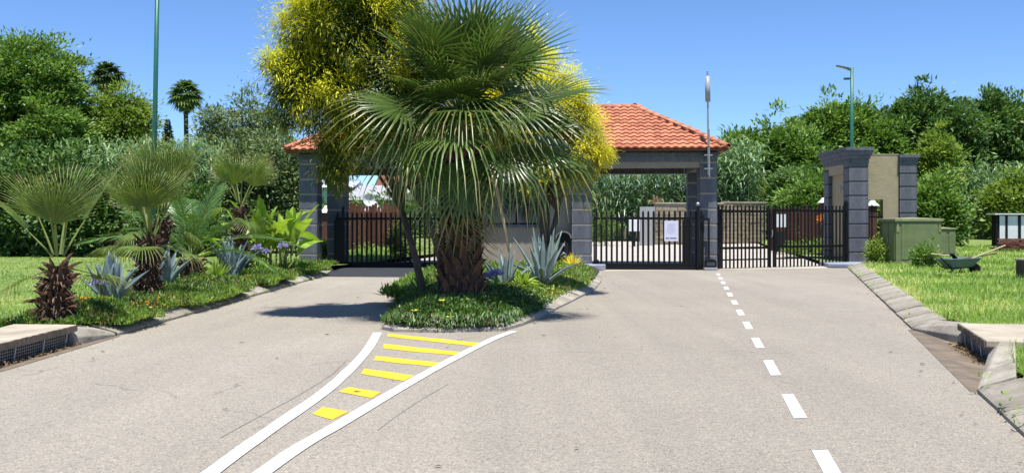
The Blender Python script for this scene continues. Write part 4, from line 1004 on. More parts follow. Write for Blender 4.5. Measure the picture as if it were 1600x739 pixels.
for i in range(17):
    el = (80,72,66,74,58,50,62,44,38,30,54,70,40,24,60,34,20)[i]
    put('frond', FEA[0 if el > 62 else (1 if el > 40 else 2)], fp_, (0,0,.45), (R(rnd.uniform(-25,25)), -R(el), i*2.39996), rnd.uniform(.85,1.1))

# ---- agaves: each leaf a part
def agave_mesh(mat, L=1.0, w=.15, curve=.12):
    mb = MB(); n = 8; v = []
    for k in range(n+1):
        f = k/n; ww = w*(.62+.9*f-1.0*f*f if f < .6 else max(.012, (.80)*(1-f)/.4*1.0))*.95; x = L*f; z = -curve*L*f*f; th = .05*(1-f)+.006
        v += [(x,-ww/2,z+ww*.22),(x,0,z),(x,ww/2,z+ww*.22),(x,0,z-th)]
    mb.add(v, [(4*k+j,4*k+(j+1)%4,4*k+4+(j+1)%4,4*k+4+j) for k in range(n) for j in range(4)] + [(4*n,4*n+1,4*n+2,4*n+3),(3,2,1,0)])
    return mb.mesh('leaf', mat, True)
AG = [agave_mesh(M['agave'], 1, .33, c) for c in (-.10,.05,.18)]; AGP = [agave_mesh(M['agave_pale'], 1, .19, c) for c in (-.05,.08,.25)]
def agave(label, loc, size, n, meshes, e_top=86, e_bot=28, seed=0):
    a = thing('agave', label, 'agave', loc, 0, 'blue agaves in the beds'); q = random.Random(seed)
    for i in range(n):
        f = i/(n-1); el = e_top + (e_bot-e_top)*f**1.1 + q.uniform(-6,6); az = i*2.39996 + q.uniform(-.15,.15)
        put('leaf', meshes[0 if f < .35 else (1 if f < .75 else 2)], a, (math.cos(az)*.05, math.sin(az)*.05, .02), (q.uniform(-.1,.1), -R(el), az), size*q.uniform(.85,1.1)*(1-.12*f))
agave('wide blue-grey agave with a violet flower in front, between the first two palm trunks', (-5.45, 13.9, .19), .72, 18, AG, 86, 54, 1)
agave('blue-grey agave half hidden beside the second palm trunk, facing the road', (-5.80, 17.0, .17), .78, 16, AG, 86, 56, 2)
agave('upright blue-grey agave in front of the lime paddle leaves', (-5.72, 20.8, .17), .86, 18, AG, 88, 56, 3)
agave('largest pale agave with long straight blades on the island before the beige wall', (.55, 18.3, .24), .98, 17, AGP, 84, 34, 4)
agave('small pale agave right beside the thick scaly trunk', (-.12, 16.6, .24), .70, 12, AGP, 82, 32, 5)

# ---- strap plants, flowers, paddle-leaved plant
def flowerball(parent, p, r, mat, n=90, stalk=None):
    if stalk: MB().tube(stalk, .008, 5).build('stalk', M['petiole'], parent)
    lv = Leaves(); d = rdir(n); d[:,2] = np.abs(d[:,2])*.9 - .15
    lv.rhomb(np.array(p) + d*r*rng.uniform(.2,.9,(n,1)), d + rng.normal(size=(n,3))*.3, r*.75, r*.32, rng.uniform(0,1,n))
    put('flower_head', lv.mesh('flower_head', mat), parent)
def strapplant(name, label, loc, n, L, w, mat, cat='plant', el=(25,80), droop=(.2,.7), flowers=(), fmat='fl_violet', group=None):
    t = thing(name, label, cat, loc, 0, group); lv = Leaves()
    az = rng.uniform(0, 2*math.pi, n); e = np.radians(rng.uniform(*el, n)); D = np.stack([np.cos(az)*np.cos(e), np.sin(az)*np.cos(e), np.sin(e)], 1)
    lv.strip(D*.03, D, L*rng.uniform(.7,1.1,n), w, rng.uniform(0,1,n), rng.uniform(*droop, n), 4, [.8,1,.9,.6,.05])
    put('foliage', lv.mesh('foliage', mat), t)
    for fx, fy, fz, fr in flowers: flowerball(t, (fx, fy, fz), fr, M[fmat], 90, [(fx*.2, fy*.2, 0), (fx*.7, fy*.7, fz*.6), (fx, fy, fz)])
    return t
strapplant('agapanthus', 'violet agapanthus bloom standing in front of the wide agave near the drain', (-5.40, 13.45, .15), 16, .30, .025, M['strap'], 'flower', flowers=[(0.0,-.05,.40,.10)])
strapplant('agapanthus', 'violet agapanthus with two blooms under the lime paddle leaves', (-5.55, 22.6, .17), 40, .45, .03, M['strap'], 'flower', flowers=[(-.05,-.1,.62,.10),(.42,.3,.66,.10),(.18,-.2,.56,.07)])
strapplant('agapanthus', 'pale violet agapanthus bloom on the island beside the thick scaly trunk', (-.28, 15.7, .22), 46, .50, .035, M['strap'], 'flower', flowers=[(.05,-.1,.33,.09),(-.1,.1,.30,.07)])
strapplant('strap_lily', 'bright lime strap-leaved clump on the island before the large pale agave', (.16, 16.6, .25), 90, .52, .045, M['straplime'], el=(20,80))
strapplant('yucca', 'small spiky lime yucca between feather palm and upright agave', (-5.70, 19.7, .2), 80, .50, .032, M['straplime'], el=(5,85), droop=(.0,.15))
strapplant('strap_lily', 'dark green strap-leaved clump behind the slim leaning trunks on the island', (-1.42, 15.9, .2), 60, .5, .04, M['strap'])
def paddle_mesh(seed, L=.75, w=.22, pet=.45, droop=.35):
    n = 7; V = []; Q = []; mi = []; tn = []; r = random.Random(seed)
    for k in range(4):
        x = pet*k/3; ww = .014; V += [(x,-ww,0),(x,ww,0)]
    for k in range(3): Q.append((2*k,2*k+1,2*k+3,2*k+2)); mi.append(1); tn.append(.5)
    o = len(V)
    for k in range(n+1):
        f = k/n; ww = w*.5*math.sin(math.pi*min(1,f*.93+.05))**.7; x = pet + L*f; z = -droop*L*f*f
        V += [(x,-ww,z+ww*.35),(x,0,z-.01),(x,ww,z+ww*.35)]
    for k in range(n):
        for j in range(2): a = o+3*k+j; Q.append((a,a+1,a+4,a+3)); mi.append(0); tn.append(r.uniform(.2,.9))
    return np_mesh('leaf', V, Q, [M['paddle'], M['petiole']], tn, mi, True)
PAD = [paddle_mesh(i, d[0], d[1], d[2], d[3]) for i, d in enumerate(((.62,.20,.45,.15),(.70,.24,.40,.45),(.60,.18,.35,.75)))]
pd = thing('paddle_plant', 'lush lime green paddle-leaved plant beside the slate corner column', 'plant', (-5.95, 24.6, .16))
for i in range(58):
    q = rnd.random(); bx, by = rnd.uniform(-.75,.75), rnd.uniform(-.5,.5); el = rnd.uniform(20,82)
    put('leaf', PAD[0 if el > 60 else (1 if el > 38 else 2)], pd, (bx, by, rnd.uniform(.0,.75)), (R(rnd.uniform(-40,40)), -R(el), rnd.uniform(0, 2*math.pi)), rnd.uniform(.85,1.3))
for i in range(9):
    bx, by = rnd.uniform(-.6,.6), rnd.uniform(-.4,.4); MB().tube([(bx,by,-.05),(bx+rnd.uniform(-.1,.1),by,.75)], [.03,.018], 7).build('stem', M['petiole'], pd, True)

# ---- trees
def crown_mesh(lobes, ncl, per, L, Wd, clr, mat, flat=.7, up=.25, out=.6, shell=.55, narrow=None, gold=None, hang=0.0, tvar=.42, rough=.24):
    lv = Leaves(); lobes = np.array(lobes, float); vol = (lobes[:,3]*lobes[:,4]*lobes[:,5])**.72; pick = rng.choice(len(lobes), ncl, p=vol/vol.sum())
    d = rdir(ncl); rad = rng.uniform(shell**3, 1, ncl)**(1/3)*(1 + rough*np.sin(d[:,0]*5+pick*1.7)*np.cos(d[:,1]*4+pick) + rough*.8*rng.normal(size=ncl) + .10*(rng.random(ncl) < .12))
    C = lobes[pick,:3] + d*lobes[pick,3:6]*rad[:,None]
    keep = C[:,2] > .1; C, d, rad = C[keep], d[keep], rad[keep]; nc = len(C)
    ct = rng.uniform(0, 1, nc); cr = clr*rng.uniform(.45,1.5,nc)
    idx = np.repeat(np.arange(nc), per); n = len(idx)
    off = rng.normal(size=(n,3))*.5; off[:,2] *= flat
    Pt = C[idx] + off*cr[idx][:,None]
    D = nrm(off)*.7 + d[idx]*out + rdir(n)*.7; D[:,2] += up
    D[:,2] -= hang
    t = np.clip(.5 + (ct[idx]-.5)*tvar*1.6 + rng.normal(size=n)*tvar*.5, 0, 1)
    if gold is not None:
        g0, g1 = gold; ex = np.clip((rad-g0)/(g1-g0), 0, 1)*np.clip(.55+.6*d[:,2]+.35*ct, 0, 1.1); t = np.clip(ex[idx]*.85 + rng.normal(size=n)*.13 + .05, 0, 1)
    ll = L*rng.uniform(.6,1.3,n)
    if narrow: lv.strip(Pt, D, ll, Wd, t, hang, narrow, [.7,1,.05] if narrow == 2 else [.7,1,.8,.05])
    else: lv.rhomb(Pt, D, ll, Wd*rng.uniform(.7,1.2,n), t, rdir(n)*.70 + d[idx]*.30 + np.array([0,-.25,.95]))
    return lv.mesh('crown', mat), C
def limbs(mb, base, fork, C, r0, n, seed, lift=.35):
    q = random.Random(seed); base = Vector(base); fork = Vector(fork)
    mid = base.lerp(fork, .5) + Vector((q.uniform(-.06,.06), q.uniform(-.06,.06), 0))*fork.z*.4
    mb.tube([base - Vector((0,0,.2)), mid, fork], [r0*1.25, r0*.95, r0*.8], 10)
    for i in range(n):
        e = Vector(C[q.randrange(len(C))]); k = fork.lerp(e, .45) + Vector((q.uniform(-.15,.15), q.uniform(-.15,.15), lift))*(e-fork).length*.35
        mb.tube([fork, k, e], [r0*.5, r0*.28, r0*.06], 6)
        for j in range(3):
            e2 = Vector(C[q.randrange(len(C))])
            if (e2-k).length < (e-fork).length*.9: mb.tube([k, k.lerp(e2,.5)+Vector((0,0,.08)), e2], [r0*.22, r0*.12, r0*.03], 5)
def tree(name, label, loc, lobes, ncl, per, L, Wd, clr, mat, tr=.15, fork=None, nl=12, group=None, cat='tree', bark='barkdark', bases=None, **kw):
    t = thing(name, label, cat, loc, 0, group)
    me, C = crown_mesh(lobes, ncl, per, L, Wd, clr, mat, **kw); put('crown', me, t)
    mb = MB(); fork = fork or (0, 0, min(l[2]-l[5]*.4 for l in lobes))
    for i, b_ in enumerate(bases or [((0,0,0), fork)]): limbs(mb, b_[0], b_[1], C, tr, nl, len(label)+i)
    mb.build('trunk', M[bark], t, True); return t
def TL(px, y): return Vector(((px-800)/F*y, y, T(y)+.05))
def lobe(loc, px, pt, pb, y, wpx, dy=None):            # lobe spanning photo rows pt..pb, half width wpx at depth y
    x = (px-800)/F*y - loc.x; z1 = CAM_H + (HOR-pt)/F*y - loc.z; z0 = CAM_H + (HOR-pb)/F*y - loc.z; rx = wpx/F*y
    return (x, y-loc.y, (z0+z1)/2, rx, dy or rx*.8, (z1-z0)/2)

# golden trees on the island
loc = Vector((-1.22, 15.4, .15))
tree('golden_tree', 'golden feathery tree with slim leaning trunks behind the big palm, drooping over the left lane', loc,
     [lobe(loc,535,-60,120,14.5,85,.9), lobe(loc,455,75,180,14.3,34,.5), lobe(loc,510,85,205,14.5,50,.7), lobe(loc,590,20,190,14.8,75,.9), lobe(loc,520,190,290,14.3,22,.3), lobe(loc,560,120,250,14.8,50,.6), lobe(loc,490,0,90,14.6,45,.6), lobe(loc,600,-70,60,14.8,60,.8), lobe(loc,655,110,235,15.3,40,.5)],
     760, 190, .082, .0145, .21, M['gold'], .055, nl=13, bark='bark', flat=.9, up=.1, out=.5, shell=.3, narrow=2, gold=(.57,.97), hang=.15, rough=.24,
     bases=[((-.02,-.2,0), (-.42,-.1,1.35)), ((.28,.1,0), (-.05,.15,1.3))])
loc = Vector((.62, 18.9, .15))
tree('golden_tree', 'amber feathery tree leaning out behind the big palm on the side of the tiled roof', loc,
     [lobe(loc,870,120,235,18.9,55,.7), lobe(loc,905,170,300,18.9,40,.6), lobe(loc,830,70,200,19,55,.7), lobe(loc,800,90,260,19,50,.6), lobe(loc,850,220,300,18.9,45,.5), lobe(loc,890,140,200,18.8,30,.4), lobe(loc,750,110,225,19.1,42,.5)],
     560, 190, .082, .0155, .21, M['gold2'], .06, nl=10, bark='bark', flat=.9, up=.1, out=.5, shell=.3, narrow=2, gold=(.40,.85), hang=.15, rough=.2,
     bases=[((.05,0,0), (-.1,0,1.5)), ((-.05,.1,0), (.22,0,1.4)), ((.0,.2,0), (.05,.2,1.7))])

# big trees on the left
y = 47; loc = TL(55, y)
tree('large_tree', 'tallest broad green tree with a domed crown behind the dark fence', loc,
     [lobe(loc,40,58,195,y,62,2.4), lobe(loc,88,82,190,y,30,1.6), lobe(loc,0,120,260,y,70,2.4), lobe(loc,75,160,270,y-1,50,2.0), lobe(loc,-60,75,250,y,80,2.4), lobe(loc,30,210,340,y-1,60,2), lobe(loc,110,190,300,y,35,1.5)],
     1500, 72, .22, .088, .58, M['broad'], .28, flat=.38, shell=.6)
y = 49; loc = TL(190, y)
tree('feathery_tree', 'yellowish green feathery tree between the broad tree and the tall green lamp post', loc,
     [lobe(loc,190,145,230,y,42,1.4), lobe(loc,150,160,260,y,35,1.2), lobe(loc,215,180,270,y,25,1), lobe(loc,170,220,320,y,40,1.2)],
     700, 62, .20, .075, .46, M['lime'], .16, flat=.4, shell=.5)
y = 52; loc = TL(380, y)
tree('sparse_tree', 'sparse grey-green tree with visible branches beyond the row of young palms', loc,
     [lobe(loc,385,145,215,y,32,1.2), lobe(loc,340,165,230,y,30,1.1), lobe(loc,420,160,230,y,26,1.1), lobe(loc,375,205,270,y,55,1.5), lobe(loc,325,195,250,y,22,.9)],
     300, 36, .22, .085, .5, M['greygreen'], .17, nl=26, flat=.6, shell=.2)
y = 45; loc = TL(430, y)
tree('bushy_tree', 'bushy grey-green tree close behind the left end of the gatehouse', loc,
     [lobe(loc,430,208,330,y,42,1.3), lobe(loc,380,225,340,y,38,1.2), lobe(loc,465,240,350,y,25,1.1), lobe(loc,400,290,390,y,60,1.4)], 520, 44, .24, .10, .48, M['greygreen'], .12, flat=.7)
for px, pt, pb, hw, lab, m_ in ((20,245,395,48,'dense dark shrub at the far left end of the dark fence','deep'), (95,232,395,42,'tall dark conical shrub in front of the dark fence','deep'), (-60,230,395,50,'dark shrub mostly beyond the frame by the fence','deep'),
                          (150,270,395,34,'dark rounded shrub beside the dry twiggy bush','deep'), (300,300,400,40,'low green shrub behind the feather palm','deep'), (250,320,402,34,'low dark shrub behind the second young palm','deep')):
    y = 37.2; loc = TL(px, y)
    tree('shrub', lab, loc, [lobe(loc,px,pt,pb,y,hw,.9), lobe(loc,px-hw*.4,pt+40,pb,y-.3,hw*.6,.6), lobe(loc,px+hw*.4,pt+30,pb,y-.2,hw*.6,.6)], 280, 48, .21, .095, .38, M[m_], .06, fork=(0,0,.5), nl=8, cat='shrub', flat=.6)
tw = thing('dry_bush', 'tangle of dry bare twigs at the foot of the dark shrubs', 'bush', TL(195, 37)); lv = Leaves(); n = 900
az = rng.uniform(0,6.28,n); e = rng.uniform(.3,1.4,n); D = np.stack([np.cos(az)*np.cos(e),np.sin(az)*np.cos(e),np.sin(e)],1); lv.strip(rng.normal(size=(n,3))*[.45,.3,.25]+[0,0,.45], D, rng.uniform(.3,.9,n), .018, rng.uniform(0,1,n), .5, 3)
put('twigs', lv.mesh('twigs', M['twig']), tw)

# reeds
def reeds(xa, ya, xb, yb, depth, n, h0, h1, hf=None):
    lv = Leaves(); u = rng.uniform(0,1,n); v = rng.uniform(0,1,n)
    x = xa + (xb-xa)*u; y = ya + (yb-ya)*u + depth*v; z = np.array([T(q) for q in y]); h = rng.uniform(h0,h1,n)*(hf(u) if hf else 1)
    base = np.stack([x,y,z],1); lean = np.stack([rng.normal(size=n)*.10, rng.normal(size=n)*.10 - .03, np.ones(n)],1)
    lv.strip(base, lean, h, .035, .1, .05, 3)
    for k in range(13):
        f = .22 + .78*k/12; p = base + nrm(lean)*(h*f)[:,None]; az = rng.uniform(0,6.28,n); el = rng.uniform(.1,1.1,n)+ .4*(k/12)
        D = np.stack([np.cos(az)*np.cos(el), np.sin(az)*np.cos(el)-.25, np.sin(el)],1)
        lv.strip(p, D, rng.uniform(.5,.95,n), .075, np.clip(rng.normal(.5,.25,n),0,1), rng.uniform(.5,1.1,n), 3, [.8,1,.7,.05])
    o = put('reed_bed', lv.mesh('reed_bed', M['reed'])); return tag(o, kind='stuff')
X = lambda px, y: (px-800)/F*y
tag(reeds(X(110,44), 44, X(345,44), 44, 2.5, 620, 3.5, 4.9), 'tall grey-green reeds behind the row of young palms', 'reeds')
tag(reeds(X(905,56), 56, X(1110,56), 56, 3.0, 620, 3.6, 4.9), 'tall reeds filling the view through the tiled gateway', 'reeds')
tag(reeds(X(1105,54), 54, X(1185,54), 54, 2.5, 300, 4.2, 5.6), 'arching pale reeds just past the corner column with the antenna', 'reeds')
tag(reeds(X(1515,60), 60, X(1640,60), 60, 2.5, 320, 3.2, 4.6), 'tall reeds behind the pale shed', 'reeds')
# trees on the right
for px, y, label, lobes_, nc, mt in (
    (1210, 60, 'rounded green tree behind the swing gates', [(1205,200,330,50),(1165,215,320,40),(1250,215,330,45),(1215,250,350,60),(1150,225,300,30)], 800, 'broad'),
    (1300, 63, 'broad olive tree rising behind the green lamp post', [(1290,170,260,42),(1250,195,280,40),(1335,175,280,45),(1300,220,340,65),(1375,190,300,35)], 900, 'broad'),
    (1445, 64, 'tall dark tree above the lone banded pillar', [(1440,152,250,40),(1405,170,270,35),(1480,160,270,40),(1445,220,340,60),(1400,240,340,40)], 900, 'deep'),
    (1560, 66, 'dark green tree towering over the pale shed', [(1545,150,250,35),(1590,160,260,40),(1510,170,280,32),(1560,220,340,60),(1640,165,320,50)], 900, 'deep')):
    loc = TL(px, y)
    tree('background_tree', label, loc, [lobe(loc,a,b_,c,y,w,1.8) for a, b_, c, w in lobes_], nc, 56, .33, .15, .55, M[mt], .22, flat=.65, shell=.6, rough=.26, group='trees beyond the gates')
for px, y, pt, pb, hw, lab, m_ in ((1465,52,205,300,24,'bright lime shrub shining among the dark trees','lime'), (1460,46,280,395,38,'dense mid green shrub behind the green cabinets','broad'), (1412,48,290,395,30,'leafy shrub at the back of the lone banded pillar','broad'),
    (1580,56,280,368,42,'light green rounded shrub behind the pale shed','lime'), (1270,50,285,380,40,'rounded shrub behind the reddish fence','broad'), (1203,57,285,372,26,'light green shrub over the end of the block wall','lime'), (1235,56,270,370,34,'dark shrub over the reddish fence','deep')):
    loc = TL(px, y)
    tree('shrub', lab, loc, [lobe(loc,px,pt,pb,y,hw,1.0), lobe(loc,px-hw*.4,pt+25,pb,y-.3,hw*.6,.7), lobe(loc,px+hw*.45,pt+18,pb,y-.2,hw*.55,.7)], 300, 46, .24, .11, .40, M[m_], .07, fork=(0,0,.6), nl=8, cat='shrub', flat=.7)
for px, y, pt, pb, hw, lab, m_ in ((1369,32.0,378,414,8,'scrubby weed at the corner of the green cabinet by the banded pillar','lime'), (1447,28.4,385,428,17,'scrubby green bush between the cabinet and the wheelbarrow','broad'),
    (630,36,345,412,24,'flowering shrub in the garden behind the far gate','lime'), (575,40,385,418,20,'low weedy shrub at the foot of the brown plank fence','lime'), (507,35,380,408,10,'small green shrub seen between the slate columns','broad'), (945,50,335,388,26,'leafy green shrub at the edge of the drive behind the notice gate','broad'), (1240,38.5,383,402,14,'low yellow-green shrub in the garden behind the swing gates','lime'), (1290,38,375,402,12,'low garden shrub by the lettered wall','lime')):
    loc = TL(px, y); loc.z += .06
    tree('bush', lab, loc, [lobe(loc,px,pt,pb,y,hw,.4), lobe(loc,px-hw*.3,pt+8,pb,y,hw*.6,.3)], 110, 34, .085, .04, .16, M[m_], .02, fork=(0,0,.2), nl=7, cat='bush', flat=.8)
strapplant('aloe', 'spiky green aloe clump behind the swing gates with one red bloom', (X(1268,39), 39, T(39)+.15), 60, 1.0, .07, M['strap'], el=(15,75), droop=(.1,.4), flowers=[(.35,-.2,1.25,.22)], fmat='fl_orange')
tuft = strapplant('ornamental_grass', 'tuft of dry orange grass on top of the pale block wall', (X(1026,51.5), 51.6, T(51.5)+1.95), 90, .75, .04, M['fan_dead'], el=(30,85))
# distant palms, conifer, tree line
def farpalm(label, px, pc, y, rad, th, dead):
    z = CAM_H + (HOR-pc)/F*y; t = thing('tall_palm', label, 'palm', ((px-800)/F*y, y, T(y)), 0, 'tall palms on the skyline'); zz = z - T(y)
    MB().tube([(0,0,-.2),(.1,0,zz*.5),(0,0,zz)], [.26,.19,.17], 9).build('trunk', M['barkdark'], t, True)
    def fans(n, e0, e1, R_, mat, nm):
        lv = Leaves()
        for i in range(n):
            az = i*2.39996; el = R(e0 + (e1-e0)*(i+.5)/n); A = np.array([math.cos(az)*math.cos(el), math.sin(az)*math.cos(el), math.sin(el)]); Sd = np.array([-math.sin(az), math.cos(az), 0]); k = 13
            th_ = np.linspace(-1.7,1.7,k)[:,None]; D = A*np.cos(th_) + Sd*np.sin(th_)
            lv.strip(np.tile(np.array([0,0,zz]) + A*R_*.5, (k,1)), D, R_*.62, R_*.16, rng.uniform(0,.9,k), .45, 3, [.4,1,.8,.05])
            lv.strip(np.array([[0,0,zz]]), A[None], R_*.5, .05, np.array([.5]), .05, 2, [1,1,1])
        put(nm, lv.mesh(nm, mat), t)
    fans(30, -35, 80, rad, M['fan'], 'crown'); fans(14, -80, -45, rad*.8, M['fan_dead'] if dead else M['fan'], 'skirt')
farpalm('tall slender palm with a clear dark trunk alone against the sky', 290, 148, 80, 1.45, 3, False)
farpalm('tall palm with a browning crown rising out of the feathery trees', 168, 120, 80, 1.45, 3, True)
farpalm('small distant palm low beside the sparse tree', 433, 200, 90, 1.0, 2, True)
cf = thing('conifer', 'small dark conifer standing alone on the skyline near the slender palm', 'conifer', ((262-800)/F*85, 85, T(85))); lv = Leaves()
zt = CAM_H + (HOR-188)/F*85 - T(85)
for k in range(26):
    f = k/25; z = zt*(.62 + .38*f); r_ = .75*(1-f)**.7+.08; n = 26; az = rng.uniform(0,6.28,n); D = np.stack([np.cos(az),np.sin(az),rng.uniform(-.1,.5,n)],1); lv.rhomb(np.tile([0,0,z],(n,1))+D*.1, D, r_*rng.uniform(.7,1.15,n), .17, rng.uniform(0,1,n))
put('crown', lv.mesh('crown', M['conifer']), cf); MB().tube([(0,0,-.2),(0,0,zt)], [.2,.03], 8).build('trunk', M['barkdark'], cf)
lobs = [(x, 100+rng.uniform(0,12), rng.uniform(1.0,2.4), rng.uniform(3,5), 2, rng.uniform(2.0,3.2)) for x in np.arange(-110,111,4.5)]
me, C = crown_mesh(lobs, 4200, 14, .55, .26, 1.0, M['deep'], shell=.4); tl = put('distant_woods', me, None, (0,0,.6)); tag(tl, 'low line of distant woods closing the view behind everything', 'woods', kind='stuff')
lobs = [(x, rng.uniform(56,60), rng.uniform(.6,1.2), rng.uniform(1.5,2.5), 1, rng.uniform(1.2,1.9)) for x in list(np.arange(-40,-10,2.6)) + list(np.arange(-9, 3, 2.6)) + list(np.arange(10,46,2.6))]
me, C = crown_mesh(lobs, 1500, 34, .26, .12, .5, M['deep'], shell=.4); tl = put('hedge_row', me, None, (0,0,.4)); tag(tl, 'continuous low undergrowth filling the gaps beneath the trees', 'undergrowth', kind='stuff')

# ---- ground cover in the beds
def inpoly(x, y, poly):
    r = np.zeros(len(x), bool); n = len(poly)
    for i in range(n):
        x1, y1 = poly[i]; x2, y2 = poly[(i+1)%n]
        c = ((y1 > y) != (y2 > y)) & (x < (x2-x1)*(y-y1)/((y2-y1) or 1e-9) + x1); r ^= c
    return r
def edge_dist(x, y, poly):
    d = np.full(len(x), 9.0)
    for i in range(len(poly)):
        a = np.array(poly[i]); b_ = np.array(poly[(i+1)%len(poly)]); ab = b_-a; t = np.clip(((x-a[0])*ab[0]+(y-a[1])*ab[1])/(ab@ab), 0, 1); d = np.minimum(d, np.hypot(x-a[0]-ab[0]*t, y-a[1]-ab[1]*t))
    return d
def vn(x, y, s):                                       # cheap smooth noise
    return (np.sin(x*s*1.7+1.3*np.sin(y*s*1.1)) + np.sin(y*s*2.1+1.7*np.sin(x*s*.9)+2) + np.sin((x+y)*s*1.3+.7))/3
def cover(poly, n, hfun, L, w, mat, label, clump=.05, seed=0, el=(15,85), keep=None, per=9, name='ground_cover'):
    xs = [p[0] for p in poly]; ys_ = [p[1] for p in poly]; x = rng.uniform(min(xs), max(xs), n*3); u = rng.uniform(0,1,n*3); y0, y1 = min(ys_), max(ys_); y = y0*(y1/y0)**u
    k = inpoly(x, y, poly)
    if keep is not None: k &= keep(x, y)
    x, y = x[k][:n], y[k][:n]; m = len(x); z = hfun(x, y); ct = np.clip(.5 + .3*vn(x,y,3.1) + rng.normal(size=m)*.2, 0, 1)
    i = np.repeat(np.arange(m), per); N = len(i); off = rng.normal(size=(N,3))*clump*.6; off[:,2] = np.abs(off[:,2])*.7 - clump*.5
    az = rng.uniform(0,6.28,N); e = np.radians(rng.uniform(*el, N)); D = np.stack([np.cos(az)*np.cos(e), np.sin(az)*np.cos(e), np.sin(e)],1)
    lv = Leaves(); lv.strip(np.stack([x,y,z],1)[i]+off, D, L*rng.uniform(.6,1.3,N)*(1+.02*(y[i]-12)), w*(1+.05*(y[i]-12)), np.clip(ct[i]+rng.normal(size=N)*.15,0,1), rng.uniform(.0,.5,N), 2, [.8,1,.05])
    o = put(name, lv.mesh(name, mat)); return tag(o, label, 'ground cover', kind='stuff')
def blooms(poly, n, hfun, r_, mat, label, keep=None):
    xs = [p[0] for p in poly]; ys_ = [p[1] for p in poly]; x = rng.uniform(min(xs), max(xs), n*8); y = rng.uniform(min(ys_), max(ys_), n*8); k = inpoly(x, y, poly)
    if keep is not None: k &= keep(x, y)
    x, y = x[k][:n], y[k][:n]; m = len(x)
    if m == 0: return
    z = hfun(x, y) + .035; lv = Leaves(); i = np.repeat(np.arange(m), 7); N = len(i); az = rng.uniform(0,6.28,N); D = np.stack([np.cos(az), np.sin(az)-.2, np.full(N,.35)],1)
    lv.rhomb(np.stack([x,y,z],1)[i], D, r_*rng.uniform(.7,1.2,N), r_*.75, rng.uniform(0,1,N), np.tile([0,-.4,1.0],(N,1)))
    return tag(put('flowers', lv.mesh('flowers', mat)), label, 'flowers', kind='stuff')
IS2 = [(-1.60,12.80),(-1.40,12.52),(-.9,12.42),(-.25,12.56),(.04,13.2),(.36,14.6),(.74,17.2),(1.46,20.2),(1.85,23.5),(2.2,27.6),(2.0,28.6),(-2.1,28.6),(-2.05,24),(-1.93,20.2),(-1.78,16.5),(-1.63,13.6)]
hI = lambda x, y: .10 + .20*np.clip(edge_dist(x, y, IS2)/.55, 0, 1)**.7*np.where(y < 16.5, 1.25, .8) + .035*vn(x,y,4) - .02
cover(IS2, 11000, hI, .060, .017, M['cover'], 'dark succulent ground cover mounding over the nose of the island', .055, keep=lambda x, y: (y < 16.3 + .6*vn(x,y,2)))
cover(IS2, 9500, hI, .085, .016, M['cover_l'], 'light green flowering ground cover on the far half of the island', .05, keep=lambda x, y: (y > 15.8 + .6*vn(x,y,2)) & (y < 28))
isle = lambda x, y: (y > 15.2) & (x > -.4) & (vn(x,y,1.6) > -.15)
blooms(IS2, 620, hI, .035, M['fl_yellow'], 'small yellow flowers scattered over the far half of the island', lambda x, y: isle(x,y))
blooms(IS2, 420, hI, .032, M['fl_cream'], 'cream flowers among the yellow ones on the island', lambda x, y: isle(x,y) & (vn(x,y,2.3) > 0))
blooms(IS2, 26, hI, .05, M['fl_yellow'], 'few pale yellow flowers on the shaded nose of the island', lambda x, y: (y < 14.6))
ISW = [(-2.0,16.2),(-1.55,16.2),(-1.5,20),(-1.8,24),(-2.1,24)]
cover(ISW, 1500, lambda x, y: hI(x,y)+.05, .14, .02, M['cover_l'], 'loose greyish weeds along the lane side of the island', .1)
strapplant('yellow_bush', 'small yellow bush beside the dark arch-topped cabinet', (1.55, 26.3, .2), 90, .42, .03, M['fl_yellow'], el=(20,85), droop=(0,.3))
# dangling strands over the kerb of the nose
lv = Leaves(); n = 420; t = rng.uniform(0,1,n); ex = np.interp(t, [0,.25,.5,.8,1], [-1.52,-1.2,-.7,-.1,.1]); ey = np.interp(t, [0,.25,.5,.8,1], [12.62,12.42,12.38,12.55,13.3])
D = np.stack([rng.normal(size=n)*.3, -np.ones(n)*.8, rng.uniform(-.5,.3,n)],1); lv.strip(np.stack([ex, ey+.12, rng.uniform(.10,.24,n)],1), D, rng.uniform(.05,.11,n), .014, np.clip(rng.normal(.3,.25,n),0,1), .8, 3)
tag(put('trailing_stems', lv.mesh('trailing_stems', M['cover'])), 'trailing stems hanging over the kerb of the island nose', 'ground cover', kind='stuff')
BL = [(-4.78,12.3),(-4.85,15),(-4.95,20),(-5.0,26),(-5.3,28.9),(-6.3,28.9),(-6.5,20),(-6.2,15),(-6.0,11.7),(-5.1,11.7)]
hB = lambda x, y: .13 + .22*np.clip(edge_dist(x, y, BL)/.4, 0, 1)**.7*(.55+.45*vn(x,y,1.4)) + .03*vn(x,y,5)
cover(BL, 8200, hB, .085, .016, M['cover_l'], 'low leafy ground cover filling the bed along the left kerb', .055, keep=lambda x, y: vn(x,y,.9) > -.62)
cover(BL, 2600, hB, .11, .016, M['cover'], 'darker tufts mixed into the bed along the left kerb', .06, keep=lambda x, y: vn(x,y,1.2) > .05)
BK = [(-4.60,12.2),(-4.66,16),(-4.76,22),(-4.80,27),(-5.1,29),(-5.5,29),(-5.25,22),(-5.1,12.2)]
cover(BK, 3800, lambda x, y: .15 + .10*np.clip(vn(0*x, y, 1.15), 0, 1) - .12*np.clip((x+4.90), 0, 1), .085, .016, M['cover_l'], 'clumps of ground cover spilling over the left kerb', .06, keep=lambda x, y: vn(0*x, y, 1.15) > -.05)
blooms(BL, 560, hB, .036, M['fl_orange'], 'orange flowers in the bed along the left kerb', lambda x, y: vn(x,y,1.1) > .1)
